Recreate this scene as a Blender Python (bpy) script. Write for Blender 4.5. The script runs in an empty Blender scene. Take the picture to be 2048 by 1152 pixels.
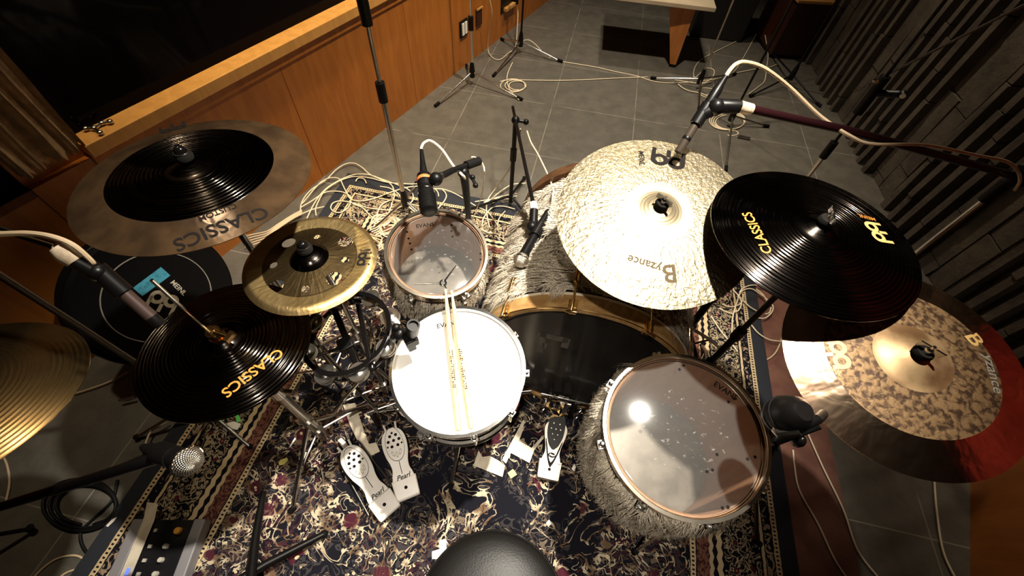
import bpy, math, random
import numpy as np
from math import sin, cos, pi, radians, sqrt, atan2, hypot
from mathutils import Vector, Matrix

# ------------------------------------------------------------------ camera
H = 1.72                       # eye height of the standing photographer
F = 843.45                     # focal length for a 2048 px wide frame
PITCH, ROLL = radians(54.467), radians(-4.824)
scene = bpy.context.scene
COL = scene.collection
_f = Vector((0, cos(PITCH), -sin(PITCH))); _r = Vector((1, 0, 0)); _d = _f.cross(_r)
CX = cos(ROLL) * _r + sin(ROLL) * _d
CY = -sin(ROLL) * _r + cos(ROLL) * _d
CZ = _f
cam_data = bpy.data.cameras.new('camera')
cam = bpy.data.objects.new('camera', cam_data); COL.objects.link(cam)
cam_data.sensor_width = 36.0
cam_data.lens = F / 2048 * 36.0
cam_data.clip_start = 0.02
cam.matrix_world = Matrix(((CX.x, -CY.x, -CZ.x, 0), (CX.y, -CY.y, -CZ.y, 0), (CX.z, -CY.z, -CZ.z, H), (0, 0, 0, 1)))
scene.camera = cam

# ------------------------------------------------------------------ colour management, world, lamps
vs = scene.view_settings
scene.display_settings.display_device = 'sRGB'
vs.view_transform = 'Standard'; vs.look = 'None'; vs.gamma = 1.0; vs.use_curve_mapping = False
vs.exposure = 0.0
world = bpy.data.worlds.new('world'); scene.world = world
world.use_nodes = True
world.node_tree.nodes['Background'].inputs[0].default_value = (1.0, 0.78, 0.55, 1)
world.node_tree.nodes['Background'].inputs[1].default_value = 0.012

def spot(name, loc, target, power, size, blend, radius, col=(1, .86, .66)):
    l = bpy.data.lights.new(name, 'SPOT'); l.energy = power; l.spot_size = radians(size); l.spot_blend = blend
    l.shadow_soft_size = radius; l.color = col
    o = bpy.data.objects.new(name, l); COL.objects.link(o); o.location = loc
    o.rotation_euler = (Vector(target) - Vector(loc)).to_track_quat('-Z', 'Y').to_euler()
    return o
spot('kit_downlight', (.48, .86, 2.95), (.0, .72, .6), 820, 62, 1.0, .035, (1, .92, .79))
spot('front_downlight', (-.10, -.30, 2.95), (-.05, .26, 0), 230, 41, 1.0, .04, (1, .90, .76))
spot('aisle_downlight', (.35, 2.5, 2.95), (.25, 2.5, 0), 380, 88, 1.0, .05, (1, .87, .68))
spot('far_downlight', (.6, 3.9, 2.95), (.6, 3.7, 0), 150, 90, 1.0, .05, (1, .86, .66))
spot('ledge_downlight', (-1.32, 1.30, 2.95), (-1.36, 1.12, .7), 75, 70, 1.0, .05, (1, .82, .56))
spot('window_downlight', (-.70, 2.25, 2.95), (-1.1, 2.2, .4), 230, 62, 1.0, .05, (1, .80, .50))
spot('drape_fill', (1.45, .35, 2.95), (2.2, .2, 1.5), 70, 64, 1.0, .05, (1, .84, .62))  # added lamp, brightens the unseen drape for its red reflection
spot('block_wall_downlight', (1.25, 3.3, 2.95), (2.38, 2.0, .4), 125, 70, 1.0, .05, (1, .84, .62))

# ------------------------------------------------------------------ helpers: geometry
def ray(px, py):
    return CX * ((px - 1024) / F) + CY * ((py - 576) / F) + CZ
def at(px, py, z=0.0):
    d = ray(px, py); t = (z - H) / d.z
    return Vector((0, 0, H)) + d * t
def atd(px, py, dep):
    return Vector((0, 0, H)) + ray(px, py) * dep
V = Vector

class MB:
    def __init__(s): s.v = []; s.f = []
    def add(s, vs, fs, M=None):
        o = len(s.v)
        s.v.extend([(M @ V(p)) if M is not None else V(p) for p in vs])
        s.f.extend([tuple(i + o for i in f) for f in fs]); return s
    def box(s, c, size, rz=0.0, M=None):
        x, y, z = [k / 2 for k in size]
        R = Matrix.Translation(V(c)) @ Matrix.Rotation(rz, 4, 'Z')
        if M is not None: R = M @ R
        vs = [(-x, -y, -z), (x, -y, -z), (x, y, -z), (-x, y, -z), (-x, -y, z), (x, -y, z), (x, y, z), (-x, y, z)]
        return s.add(vs, [(0, 3, 2, 1), (4, 5, 6, 7), (0, 1, 5, 4), (1, 2, 6, 5), (2, 3, 7, 6), (3, 0, 4, 7)], R)
    def tube(s, pts, r, n=10, M=None, cap=True):
        pts = [V(p) for p in pts]; k = len(pts)
        rs = r if isinstance(r, (list, tuple)) else [r] * k
        t0 = (pts[1] - pts[0]).normalized()
        up = V((0, 0, 1)) if abs(t0.z) < .9 else V((1, 0, 0))
        a = t0.cross(up).normalized(); vs = []; fs = []; pt = t0
        for i, p in enumerate(pts):
            if 0 < i < k - 1:
                t = (pts[i + 1] - pts[i]).normalized() + (pts[i] - pts[i - 1]).normalized()
                t = t.normalized() if t.length > 1e-6 else pt
            elif i == k - 1: t = (pts[i] - pts[i - 1]).normalized()
            else: t = t0
            q = pt.rotation_difference(t); a = q @ a; a = (a - t * a.dot(t)).normalized(); b = t.cross(a); pt = t
            for j in range(n):
                w = 2 * pi * j / n; vs.append(p + (a * cos(w) + b * sin(w)) * rs[i])
        for i in range(k - 1):
            for j in range(n):
                fs.append((i * n + j, i * n + (j + 1) % n, (i + 1) * n + (j + 1) % n, (i + 1) * n + j))
        if cap:
            fs.append(tuple(range(n - 1, -1, -1))); fs.append(tuple((k - 1) * n + j for j in range(n)))
        return s.add(vs, fs, M)
    def cyl(s, p0, p1, r0, r1=None, n=16, M=None):
        return s.tube([p0, p1], [r0, r0 if r1 is None else r1], n, M)
    def lathe(s, prof, M=None, n=64, a0=0.0, a1=2 * pi):
        full = abs(a1 - a0 - 2 * pi) < 1e-6; m = n if full else n + 1
        vs = []; fs = []; k = len(prof)
        for i in range(m):
            w = a0 + (a1 - a0) * i / n
            for (r, z) in prof: vs.append((r * cos(w), r * sin(w), z))
        for i in range(n):
            i2 = (i + 1) % m
            for j in range(k - 1):
                A, B, C, D = i * k + j, i2 * k + j, i2 * k + j + 1, i * k + j + 1
                if prof[j][0] < 1e-7: fs.append((A, C, D))
                elif prof[j + 1][0] < 1e-7: fs.append((A, B, C))
                else: fs.append((A, B, C, D))
        return s.add(vs, fs, M)
    def sphere(s, c, r, n=20, sc=(1, 1, 1), M=None):
        pr = [(max(0, r * sin(pi * i / 12)), -r * cos(pi * i / 12)) for i in range(13)]
        pr[0] = (0, -r); pr[-1] = (0, r)
        T = Matrix.Translation(V(c)) @ Matrix.Diagonal((*sc, 1))
        return s.lathe(pr, T if M is None else M @ T, n)
    def torus(s, R, r, M=None, n=48, m=10, z=0):
        return s.lathe([(R + r * cos(2 * pi * j / m), z + r * sin(2 * pi * j / m)) for j in range(m + 1)], M, n)
    def prism(s, poly, z0, z1, M=None):
        k = len(poly); vs = [(x, y, z0) for x, y in poly] + [(x, y, z1) for x, y in poly]
        fs = [tuple(range(k - 1, -1, -1)), tuple(range(k, 2 * k))]
        fs += [(i, (i + 1) % k, k + (i + 1) % k, k + i) for i in range(k)]
        return s.add(vs, fs, M)

def frame(origin, zdir, xhint=(1, 0, 0)):
    z = V(zdir).normalized(); x = V(xhint); x = (x - z * x.dot(z)).normalized(); y = z.cross(x)
    return Matrix(((x.x, y.x, z.x, origin[0]), (x.y, y.y, z.y, origin[1]), (x.z, y.z, z.z, origin[2]), (0, 0, 0, 1)))
def axis(p0, p1, xhint=(0, 0, 1)):
    d = (V(p1) - V(p0)).normalized()
    if abs(d.dot(V(xhint).normalized())) > .97: xhint = (1, 0, 0)
    return frame(p0, d, xhint)
def spline(pts, k=8):
    P = [V(p) for p in pts]; P = [P[0] * 2 - P[1]] + P + [P[-1] * 2 - P[-2]]; out = []
    for i in range(1, len(P) - 2):
        a, b, c, d = P[i - 1:i + 3]
        for j in range(k):
            t = j / k
            out.append(.5 * ((2 * b) + (c - a) * t + (2 * a - 5 * b + 4 * c - d) * t * t + (3 * b - a - 3 * c + d) * t ** 3))
    out.append(P[-2]); return out

WM = {}
def link(name, mb, mat, W=None, smooth=True, bevel=0, local=False, angle=38):
    me = bpy.data.meshes.new(name)
    vs = mb.v
    if W is not None and not local:
        I = W.inverted(); vs = [I @ p for p in vs]
    me.from_pydata([tuple(p) for p in vs], [], mb.f); me.validate(); me.update()
    o = bpy.data.objects.new(name, me); COL.objects.link(o)
    for m in (mat if isinstance(mat, (list, tuple)) else [mat]): me.materials.append(m)
    if smooth:
        me.shade_smooth(); me.set_sharp_from_angle(angle=radians(angle))
    if bevel:
        b = o.modifiers.new('bevel', 'BEVEL'); b.width = bevel; b.segments = 2; b.limit_method = 'ANGLE'
    return o
def tag(o, label, cat, group=None):
    o['label'] = label; o['category'] = cat
    if group: o['group'] = group
    return o
def thing(name, label, cat, M, group=None):
    if not isinstance(M, Matrix): M = Matrix.Translation(V(M))
    o = bpy.data.objects.new(name, None); COL.objects.link(o)
    o.empty_display_size = .05; o.matrix_world = M; WM[o.name] = M
    return tag(o, label, cat, group)
def part(name, mb, mat, parent, local=False, label=None, **kw):
    W = WM[parent.name]
    o = link(name, mb, mat, W, local=local, **kw)
    o.parent = parent; WM[o.name] = W
    if label: o['label'] = label
    return o
def single(name, mb, mat, label, cat, base=None, group=None, **kw):
    if base is None:
        n = len(mb.v); c = sum(mb.v, V()) / n; base = V((c.x, c.y, min(p.z for p in mb.v)))
    M = Matrix.Translation(V(base))
    o = link(name, mb, mat, M, **kw); o.matrix_world = M; WM[o.name] = M
    return tag(o, label, cat, group)
def struct(name, mb, mat, parent=None, **kw):
    if parent: return part(name, mb, mat, parent, **kw)
    o = link(name, mb, mat, **kw); o['kind'] = 'structure'; WM[o.name] = Matrix.Identity(4); return o

# ------------------------------------------------------------------ helpers: materials
class X:                                        # tiny node-expression helper
    def __init__(s, nt, sock): s.nt = nt; s.s = sock
    def _op(s, op, *o):
        n = s.nt.nodes.new('ShaderNodeMath'); n.operation = op
        for i, v in enumerate((s,) + o):
            if isinstance(v, X): s.nt.links.new(v.s, n.inputs[i])
            else: n.inputs[i].default_value = v
        return X(s.nt, n.outputs[0])
    def __add__(s, o): return s._op('ADD', o)
    def __sub__(s, o): return s._op('SUBTRACT', o)
    def __mul__(s, o): return s._op('MULTIPLY', o)
    def __truediv__(s, o): return s._op('DIVIDE', o)
    def abs(s): return s._op('ABSOLUTE')
    def frac(s): return s._op('FRACT')
    def sin(s): return s._op('SINE')
    def lt(s, o): return s._op('LESS_THAN', o)
    def gt(s, o): return s._op('GREATER_THAN', o)
    def mn(s, o): return s._op('MINIMUM', o)
    def mx(s, o): return s._op('MAXIMUM', o)
    def hyp(s, o): return (s * s + o * o)._op('SQRT')
    def between(s, a, b): return s.gt(a) * s.lt(b)
    def smooth(s, a, b):
        n = s.nt.nodes.new('ShaderNodeMapRange'); n.interpolation_type = 'SMOOTHSTEP'
        s.nt.links.new(s.s, n.inputs[0]); n.inputs[1].default_value = a; n.inputs[2].default_value = b
        return X(s.nt, n.outputs[0])
class Mat:
    def __init__(s, name, color=(.5, .5, .5), rough=.5, metal=0.0, spec=.5, coat=0.0):
        s.m = bpy.data.materials.new(name); s.m.use_nodes = True; s.nt = s.m.node_tree
        s.b = s.nt.nodes['Principled BSDF']
        s.set('Base Color', (*color, 1)); s.set('Roughness', rough); s.set('Metallic', metal)
        s.set('Specular IOR Level', spec); s.set('Coat Weight', coat)
    def set(s, k, v):
        if isinstance(v, X): s.nt.links.new(v.s, s.b.inputs[k])
        else: s.b.inputs[k].default_value = v
        return s
    def node(s, t): return s.nt.nodes.new(t)
    def coord(s, kind='Object'):
        n = s.node('ShaderNodeTexCoord'); return X(s.nt, n.outputs[kind])
    def pos(s):
        n = s.node('ShaderNodeNewGeometry'); return X(s.nt, n.outputs['Position'])
    def xyz(s, v):
        n = s.node('ShaderNodeSeparateXYZ'); s.nt.links.new(v.s, n.inputs[0])
        return [X(s.nt, n.outputs[i]) for i in range(3)]
    def vec(s, x, y, z):
        n = s.node('ShaderNodeCombineXYZ')
        for i, v in enumerate((x, y, z)):
            if isinstance(v, X): s.nt.links.new(v.s, n.inputs[i])
            else: n.inputs[i].default_value = v
        return X(s.nt, n.outputs[0])
    def noise(s, v, scale, detail=3, rough=.5, dist=0.0):
        n = s.node('ShaderNodeTexNoise'); s.nt.links.new(v.s, n.inputs['Vector'])
        n.inputs['Scale'].default_value = scale; n.inputs['Detail'].default_value = detail
        n.inputs['Roughness'].default_value = rough; n.inputs['Distortion'].default_value = dist
        return X(s.nt, n.outputs[0])
    def voro(s, v, scale, feature='F1', out=0, rand=1.0):
        n = s.node('ShaderNodeTexVoronoi'); s.nt.links.new(v.s, n.inputs['Vector']); n.feature = feature
        n.inputs['Scale'].default_value = scale; n.inputs['Randomness'].default_value = rand
        return X(s.nt, n.outputs[out])
    def mix(s, f, a, b):
        n = s.node('ShaderNodeMix'); n.data_type = 'RGBA'
        for i, v in ((0, f), (6, a), (7, b)):
            if isinstance(v, X): s.nt.links.new(v.s, n.inputs[i])
            else: n.inputs[i].default_value = v if i == 0 else (*v, 1)
        return X(s.nt, n.outputs[2])
    def bump(s, h, strength=.3, dist=.01):
        n = s.node('ShaderNodeBump'); s.nt.links.new(h.s, n.inputs['Height'])
        n.inputs['Strength'].default_value = strength; n.inputs['Distance'].default_value = dist
        s.nt.links.new(n.outputs[0], s.b.inputs['Normal']); return s
    def mottle(s, a, b, scale, detail=4, lo=.35, hi=.65, kind='Object'):
        s.set('Base Color', s.mix(s.noise(s.coord(kind), scale, detail).smooth(lo, hi), a, b)); return s

TT, TW = radians(8.36), radians(24.8)           # direction of the tiles, of the left wall

def m_floor():
    m = Mat('grey_floor_tiles', rough=.42)
    p = m.pos(); x, y, z = m.xyz(p)
    n = x * cos(TT) - y * sin(TT); e = x * sin(TT) + y * cos(TT)
    gn = ((n + 30.2417) / .6 + .5).frac() - .5; ge = ((e - 2.29 + 30) / .6 + .5).frac() - .5
    g = (gn.abs().lt(.0042)).mx(ge.abs().lt(.0042)) * m.noise(p, 6, 2).smooth(.3, .55)
    base = m.mix(m.noise(p, 9, 6, .7).smooth(.3, .7), (.085, .077, .064), (.125, .113, .093))
    sp = m.noise(p, 420, 2).smooth(.56, .72)
    base = m.mix(sp * .5, base, (.2, .185, .16))
    m.set('Base Color', m.mix(g * .75, base, (.30, .27, .22)))
    m.bump(m.noise(p, 260, 3), .12, .002)
    return m.m
def m_wood(name, a, b, rough=.35, scale=(2, 2, 30)):
    m = Mat(name, rough=rough)
    p = m.pos(); x, y, z = m.xyz(p)
    v = m.vec(x * 14, y * 14, z * 2.2)
    g = m.noise(v, 1.6, 5, .6, .6)
    m.set('Base Color', m.mix(g.smooth(.3, .7), a, b)); m.bump(g, .06, .003)
    return m.m
def m_flat(name, c, rough=.5, metal=0.0, **k):
    m = Mat(name, c, rough, metal, **k)
    n = m.noise(m.coord(), 24, 2); k = .05 if metal else .16
    m.set('Roughness', n * k + max(0, rough - k / 2)); return m.m
CHROME = m_flat('chrome', (.78, .76, .72), .14, 1.0)
DIMCHROME = m_flat('worn_chrome', (.5, .47, .43), .25, 1.0)
BLACK = m_flat('black_metal', (.0045, .004, .004), .38, 0, spec=.22)
BLACKGLOSS = m_flat('black_gloss', (.004, .0035, .0035), .16, spec=.4)
RUBBER = m_flat('black_rubber', (.005, .0045, .0045), .75, spec=.12)
GOLD = m_flat('brass_hardware', (.78, .52, .22), .18, 1.0)
CABLE = m_flat('tan_cable_rubber', (.66, .50, .32), .45)
CABLEW = m_flat('cream_cable_rubber', (.78, .66, .47), .45)
CABLEB = m_flat('black_cable_rubber', (.004, .004, .004), .55, spec=.2)
FELT = m_flat('grey_felt', (.012, .011, .010), .95, spec=.08)
TAPE = Mat('masking_tape', rough=.7).mottle((.74, .66, .52), (.62, .54, .41), 30).m
PAPER = m_flat('white_tape', (.92, .88, .80), .6)
YELLOW = m_flat('yellow_tape', (.85, .78, .22), .6)
GREEN = m_flat('green_tape', (.12, .72, .14), .5)
BLUE = Mat('blue_tape', rough=.55).mottle((.07, .36, .50), (.03, .22, .33), 70, 3, .45, .7).m
COLLAR = Mat('beige_tape_wrap', rough=.7).mottle((.62, .50, .36), (.40, .30, .20), 60).m
ORANGE_INK = Mat('orange_ink', (.60, .22, .04), .35).m
BLACK_INK = Mat('black_ink', (.010, .008, .007), .8, spec=.1).m
GOLD_INK = Mat('gold_ink', (.72, .45, .16), .4).m
WHITE_INK = Mat('white_ink', (.62, .56, .45), .6).m
GREY_INK = Mat('grey_ink', (.30, .27, .22), .6).m
FAINT_INK = Mat('faint_engraving', (.085, .062, .036), .7, spec=.1).m
STICKWOOD = Mat('hickory', rough=.45).mottle((.80, .58, .32), (.68, .46, .23), 40).m
WALLWOOD = m_wood('orange_wood_panel', (.47, .155, .022), (.37, .112, .014), .38)
SILLWOOD = m_wood('pale_wood_sill', (.66, .33, .09), (.54, .26, .065), .35)
DARKWOOD = m_wood('dark_red_wood', (.060, .015, .006), (.035, .010, .005), .45)
HOOPWOOD = m_wood('brown_hoop_wood', (.115, .055, .025), (.05, .026, .014), .3)
INNERWOOD = m_wood('bare_shell_wood', (.34, .205, .135), (.27, .155, .10), .55)
TABLEWOOD = m_wood('orange_table_wood', (.46, .17, .04), (.36, .12, .025), .4)

# ------------------------------------------------------------------ the room
sw, cw = sin(TW), cos(TW)
def wl(s, w, z=0.0):                              # along the left wall, out from it (towards the room), height
    return V((s * sw + (w - 1.876) * cw, s * cw - (w - 1.876) * sw, z))
FLOOR = MB(); FLOOR.box((.4, 2.4, -.05), (7, 9, .1)); struct('floor', FLOOR, m_floor(), smooth=False)
ceil = MB(); ceil.box((.4, 2.4, 3.1), (7, 9, .1))
struct('ceiling', ceil, Mat('dark_ceiling', (.05, .045, .04), .9).mottle((.05, .045, .04), (.035, .03, .027), 3).m, smooth=False)
wb = MB(); wb.box((.4, 6.6, 1.5), (7, .12, 3.2))
struct('wall_back', wb, Mat('dark_plaster', (.08, .07, .06), .9).mottle((.08, .07, .06), (.06, .05, .045), 4).m, smooth=False)

def wallbox(mb, s0, s1, w0, w1, z0, z1):
    a = [wl(s0, w0), wl(s1, w0), wl(s1, w1), wl(s0, w1)]
    vs = [(p.x, p.y, z0) for p in a] + [(p.x, p.y, z1) for p in a]
    mb.add(vs, [(0, 1, 2, 3), (7, 6, 5, 4), (0, 4, 5, 1), (1, 5, 6, 2), (2, 6, 7, 3), (3, 7, 4, 0)])
SE = (-3.0, -1.4, .20, 1.25, 2.185, 3.32, 4.6, 6.4)   # panel joints along the wall
wmb = MB()
for a, b in zip(SE[:-1], SE[1:]): wallbox(wmb, a + .0015, b - .0015, -.02, 0, 0, .69)
wallbox(wmb, -3, 6.4, -.05, -.021, 0, .69)
wallbox(wmb, .20, .40, -.10, -.03, .69, 3.05)          # the pier between the two windows
wallbox(wmb, -3, 6.4, -.10, 0, 2.5, 3.05)
struct('wall_left', wmb, WALLWOOD, smooth=False)
sill = MB(); wallbox(sill, .40, 6.4, -.10, .028, .70, .747)
struct('trim_1', sill, SILLWOOD, smooth=False, bevel=.003)
strip = MB(); wallbox(strip, .40, 6.4, -.005, .010, .655, .70)
struct('trim_2', strip, WALLWOOD, smooth=False)
sill2 = MB(); wallbox(sill2, -3, .20, -.10, 0, .66, .69)
struct('trim_3', sill2, DARKWOOD, smooth=False)
glassm = Mat('black_window_glass', (.004, .003, .004), .06, spec=.06).m
ng = MB(); wallbox(ng, .40, 6.4, -.075, -.065, .747, 2.5)
struct('window_1', ng, glassm, smooth=False)
ng = MB(); wallbox(ng, -3, .20, -.075, -.065, .69, 2.5)
struct('window_2', ng, glassm, smooth=False)

# ribbed split-face block wall on the right
random.seed(4)
rw = MB()
A0, A1 = V((2.20, .75, 0)), V((2.62, 6.4, 0)); rd = (A1 - A0).normalized(); rn = V((-rd.y, rd.x, 0))
L = (A1 - A0).length
def rib(a0, a1, dep, z0, z1):
    p = [A0 + rd * a0, A0 + rd * a1, A0 + rd * a1 + rn * dep, A0 + rd * a0 + rn * dep]
    j = [random.uniform(-.004, .004) for _ in range(8)]
    vs = [(q.x + j[i], q.y + j[i + 4], z0) for i, q in enumerate(p)] + [(q.x - j[i], q.y - j[i + 4], z1) for i, q in enumerate(p)]
    rw.add(vs, [(0, 1, 2, 3), (7, 6, 5, 4), (0, 4, 5, 1), (1, 5, 6, 2), (2, 6, 7, 3), (3, 7, 4, 0)])
rib(-.6, L, -.10, 0, 3.05)
a = -.55; k = 0
while a < L:
    flat = k % 7 in (5, 6)
    if flat: wdt, gap, dep = (.115, .006, .018)
    else: wdt, gap, dep = .040, .058, .070
    z = -random.uniform(0, .5)
    while z < 3.05:
        h = random.uniform(.36, .62)
        d = dep + random.uniform(-.008, .008)
        rib(a, a + wdt, d, max(0, z + .002), min(3.05, z + h - .004)); z += h
    a += wdt + gap; k += 1
wallm = Mat('grey_split_block', rough=.9)
wp = wallm.pos()
wallm.set('Base Color', wallm.mix(wallm.noise(wp, 5, 5, .7).smooth(.3, .7), (.050, .040, .031), (.115, .090, .064)))
wallm.bump(wallm.noise(wp, 60, 5, .7), .55, .012)
struct('wall_right', rw, wallm.m, smooth=False)
dr = MB(); dv = []; N_ = 60  # unseen drape, added so the china cymbal's rim reflects red
for z in (.46, 2.9):
    for i_ in range(N_ + 1):
        p_ = A0 + rd * (-1.2 + 1.45 * i_ / N_) + rn * (.12 + .03 * sin(i_ * 1.3)); dv.append((p_.x, p_.y, z))
dr.add(dv, [(i_, i_ + 1, N_ + 2 + i_, N_ + 1 + i_) for i_ in range(N_)])
struct('added_drape', dr, Mat('reflected_red', (.36, .025, .018), .9).mottle((.38, .028, .02), (.26, .018, .014), 8).m)
# wooden wall section close by on the right
rr = MB(); q0, q1 = V((1.93, .565, 0)), V((1.45, -.28, 0)); dd = (q1 - q0).normalized(); nn = V((-dd.y, dd.x, 0))
for zz in ((0, 1.2),):
    p = [q0, q1, q1 + nn * .05, q0 + nn * .05]
    rr.add([(v.x, v.y, zz[0]) for v in p] + [(v.x, v.y, zz[1]) for v in p], [(3, 2, 1, 0), (4, 5, 6, 7), (1, 5, 4, 0), (2, 6, 5, 1), (3, 7, 6, 2), (0, 4, 7, 3)])
struct('wall_front_right', rr, WALLWOOD, smooth=False)

# wall plates along the left wall
def plate(name, s0, s1, z0, z1, label, cat, mat, group=None):
    t = thing(name, label, cat, wl((s0 + s1) / 2, .0, z0), group)
    b = MB(); wallbox(b, s0, s1, -.002, .012, z0, z1); part('plate', b, mat, t, smooth=False, bevel=.002)
    return t
def s_of(p): return p[0] * sw + p[1] * cw
t = plate('wall_socket', 2.765, 2.865, .225, .335, 'dark framed wall plate with two white columns of jacks behind the chrome stand', 'socket', BLACK)
for k in (0, 1):
    b = MB(); wallbox(b, 2.783 + k * .038, 2.809 + k * .038, .010, .018, .240, .320); part('socket_strip', b, PAPER, t, smooth=False, label='white socket strip')
t = plate('wall_plate', 2.99, 3.07, .225, .345, 'red brown wall plate just behind a microphone stand', 'wall plate', DARKWOOD)
b = MB(); wallbox(b, 2.99, 3.07, .010, .020, .340, .350); part('pale_edge', b, SILLWOOD, t, smooth=False, label='pale top edge')
t = thing('jack_box', 'dark recessed jack box with a pale wooden lip near the far floor', 'jack box', wl(3.48, 0, .2))
b = MB(); wallbox(b, 3.38, 3.62, -.005, .006, .19, .45); part('recess', b, BLACK, t, smooth=False)
b = MB(); wallbox(b, 3.42, 3.58, .004, .035, .20, .222); part('lip', b, SILLWOOD, t, smooth=False, label='pale wooden lip')
b = MB(); b.cyl(wl(3.60, .03, .255), wl(3.60, .03, .205), .017); part('plug', b, BLACK, t)

# curtain bundle hanging on the pier
random.seed(9)
ct = MB(); N = 40
bot = []
for i in range(N + 1):
    s = .205 + .205 * i / N
    w = .03 + .016 * sin(i * .62) + .006 * sin(i * 1.9 + 1)
    bot.append((s, w, .752 + .012 * sin(i * 1.7) + random.uniform(-.006, .006)))
vs = []; fs = []
zs = [0, .02, .06, .12, .25, .5, 1.0, 1.7]
for j, dz in enumerate(zs):
    for (s, w, z) in bot:
        vs.append(wl(s + (.004 * sin(dz * 9 + s * 40)), w + .012 * sin(dz * 7 + s * 60), z + dz))
n1 = N + 1
for j in range(len(zs) - 1):
    for i in range(N): fs.append((j * n1 + i, j * n1 + i + 1, (j + 1) * n1 + i + 1, (j + 1) * n1 + i))
o = len(vs)
for j, dz in enumerate(zs):
    for (s, w, z) in bot: vs.append(wl(s, .008, z + dz))
for j in range(len(zs) - 1):
    for i in range(N): fs.append((o + j * n1 + i + 1, o + j * n1 + i, o + (j + 1) * n1 + i, o + (j + 1) * n1 + i + 1))
for i in range(N): fs.append((i + 1, i, o + i, o + i + 1))
for j in range(len(zs) - 1):
    fs.append((j * n1, (j + 1) * n1, o + (j + 1) * n1, o + j * n1)); e_ = j * n1 + N; fs.append((e_ + n1, e_, o + e_, o + e_ + n1))
ct.add(vs, fs)
cm = Mat('beige_burlap', rough=.95).mottle((.50, .34, .19), (.34, .23, .12), 26, 6)
cm.bump(cm.noise(cm.coord(), 210, 4), .6, .004)
single('curtain', ct, cm.m, 'pleated beige curtain strip hanging between the two black windows', 'curtain', angle=60)
# knobbly bracket on the window ledge
t = thing('bracket', 'small dark knobbly bracket lying on the wooden window ledge', 'bracket', wl(.50, .0, .747))
b = MB()
pts = [(171, 257), (188, 256), (203, 246), (220, 243), (200, 265)]
for i, (px, py) in enumerate(pts):
    q = at(px, py, .757); b.sphere(q, .010, 12, (1, 1, .8))
b.tube([at(171, 257, .757), at(188, 256, .757), at(203, 246, .757), at(220, 243, .757)], .005, 8)
b.tube([at(188, 256, .757), at(200, 265, .757)], .005, 8)
part('body', b, DIMCHROME, t)

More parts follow.
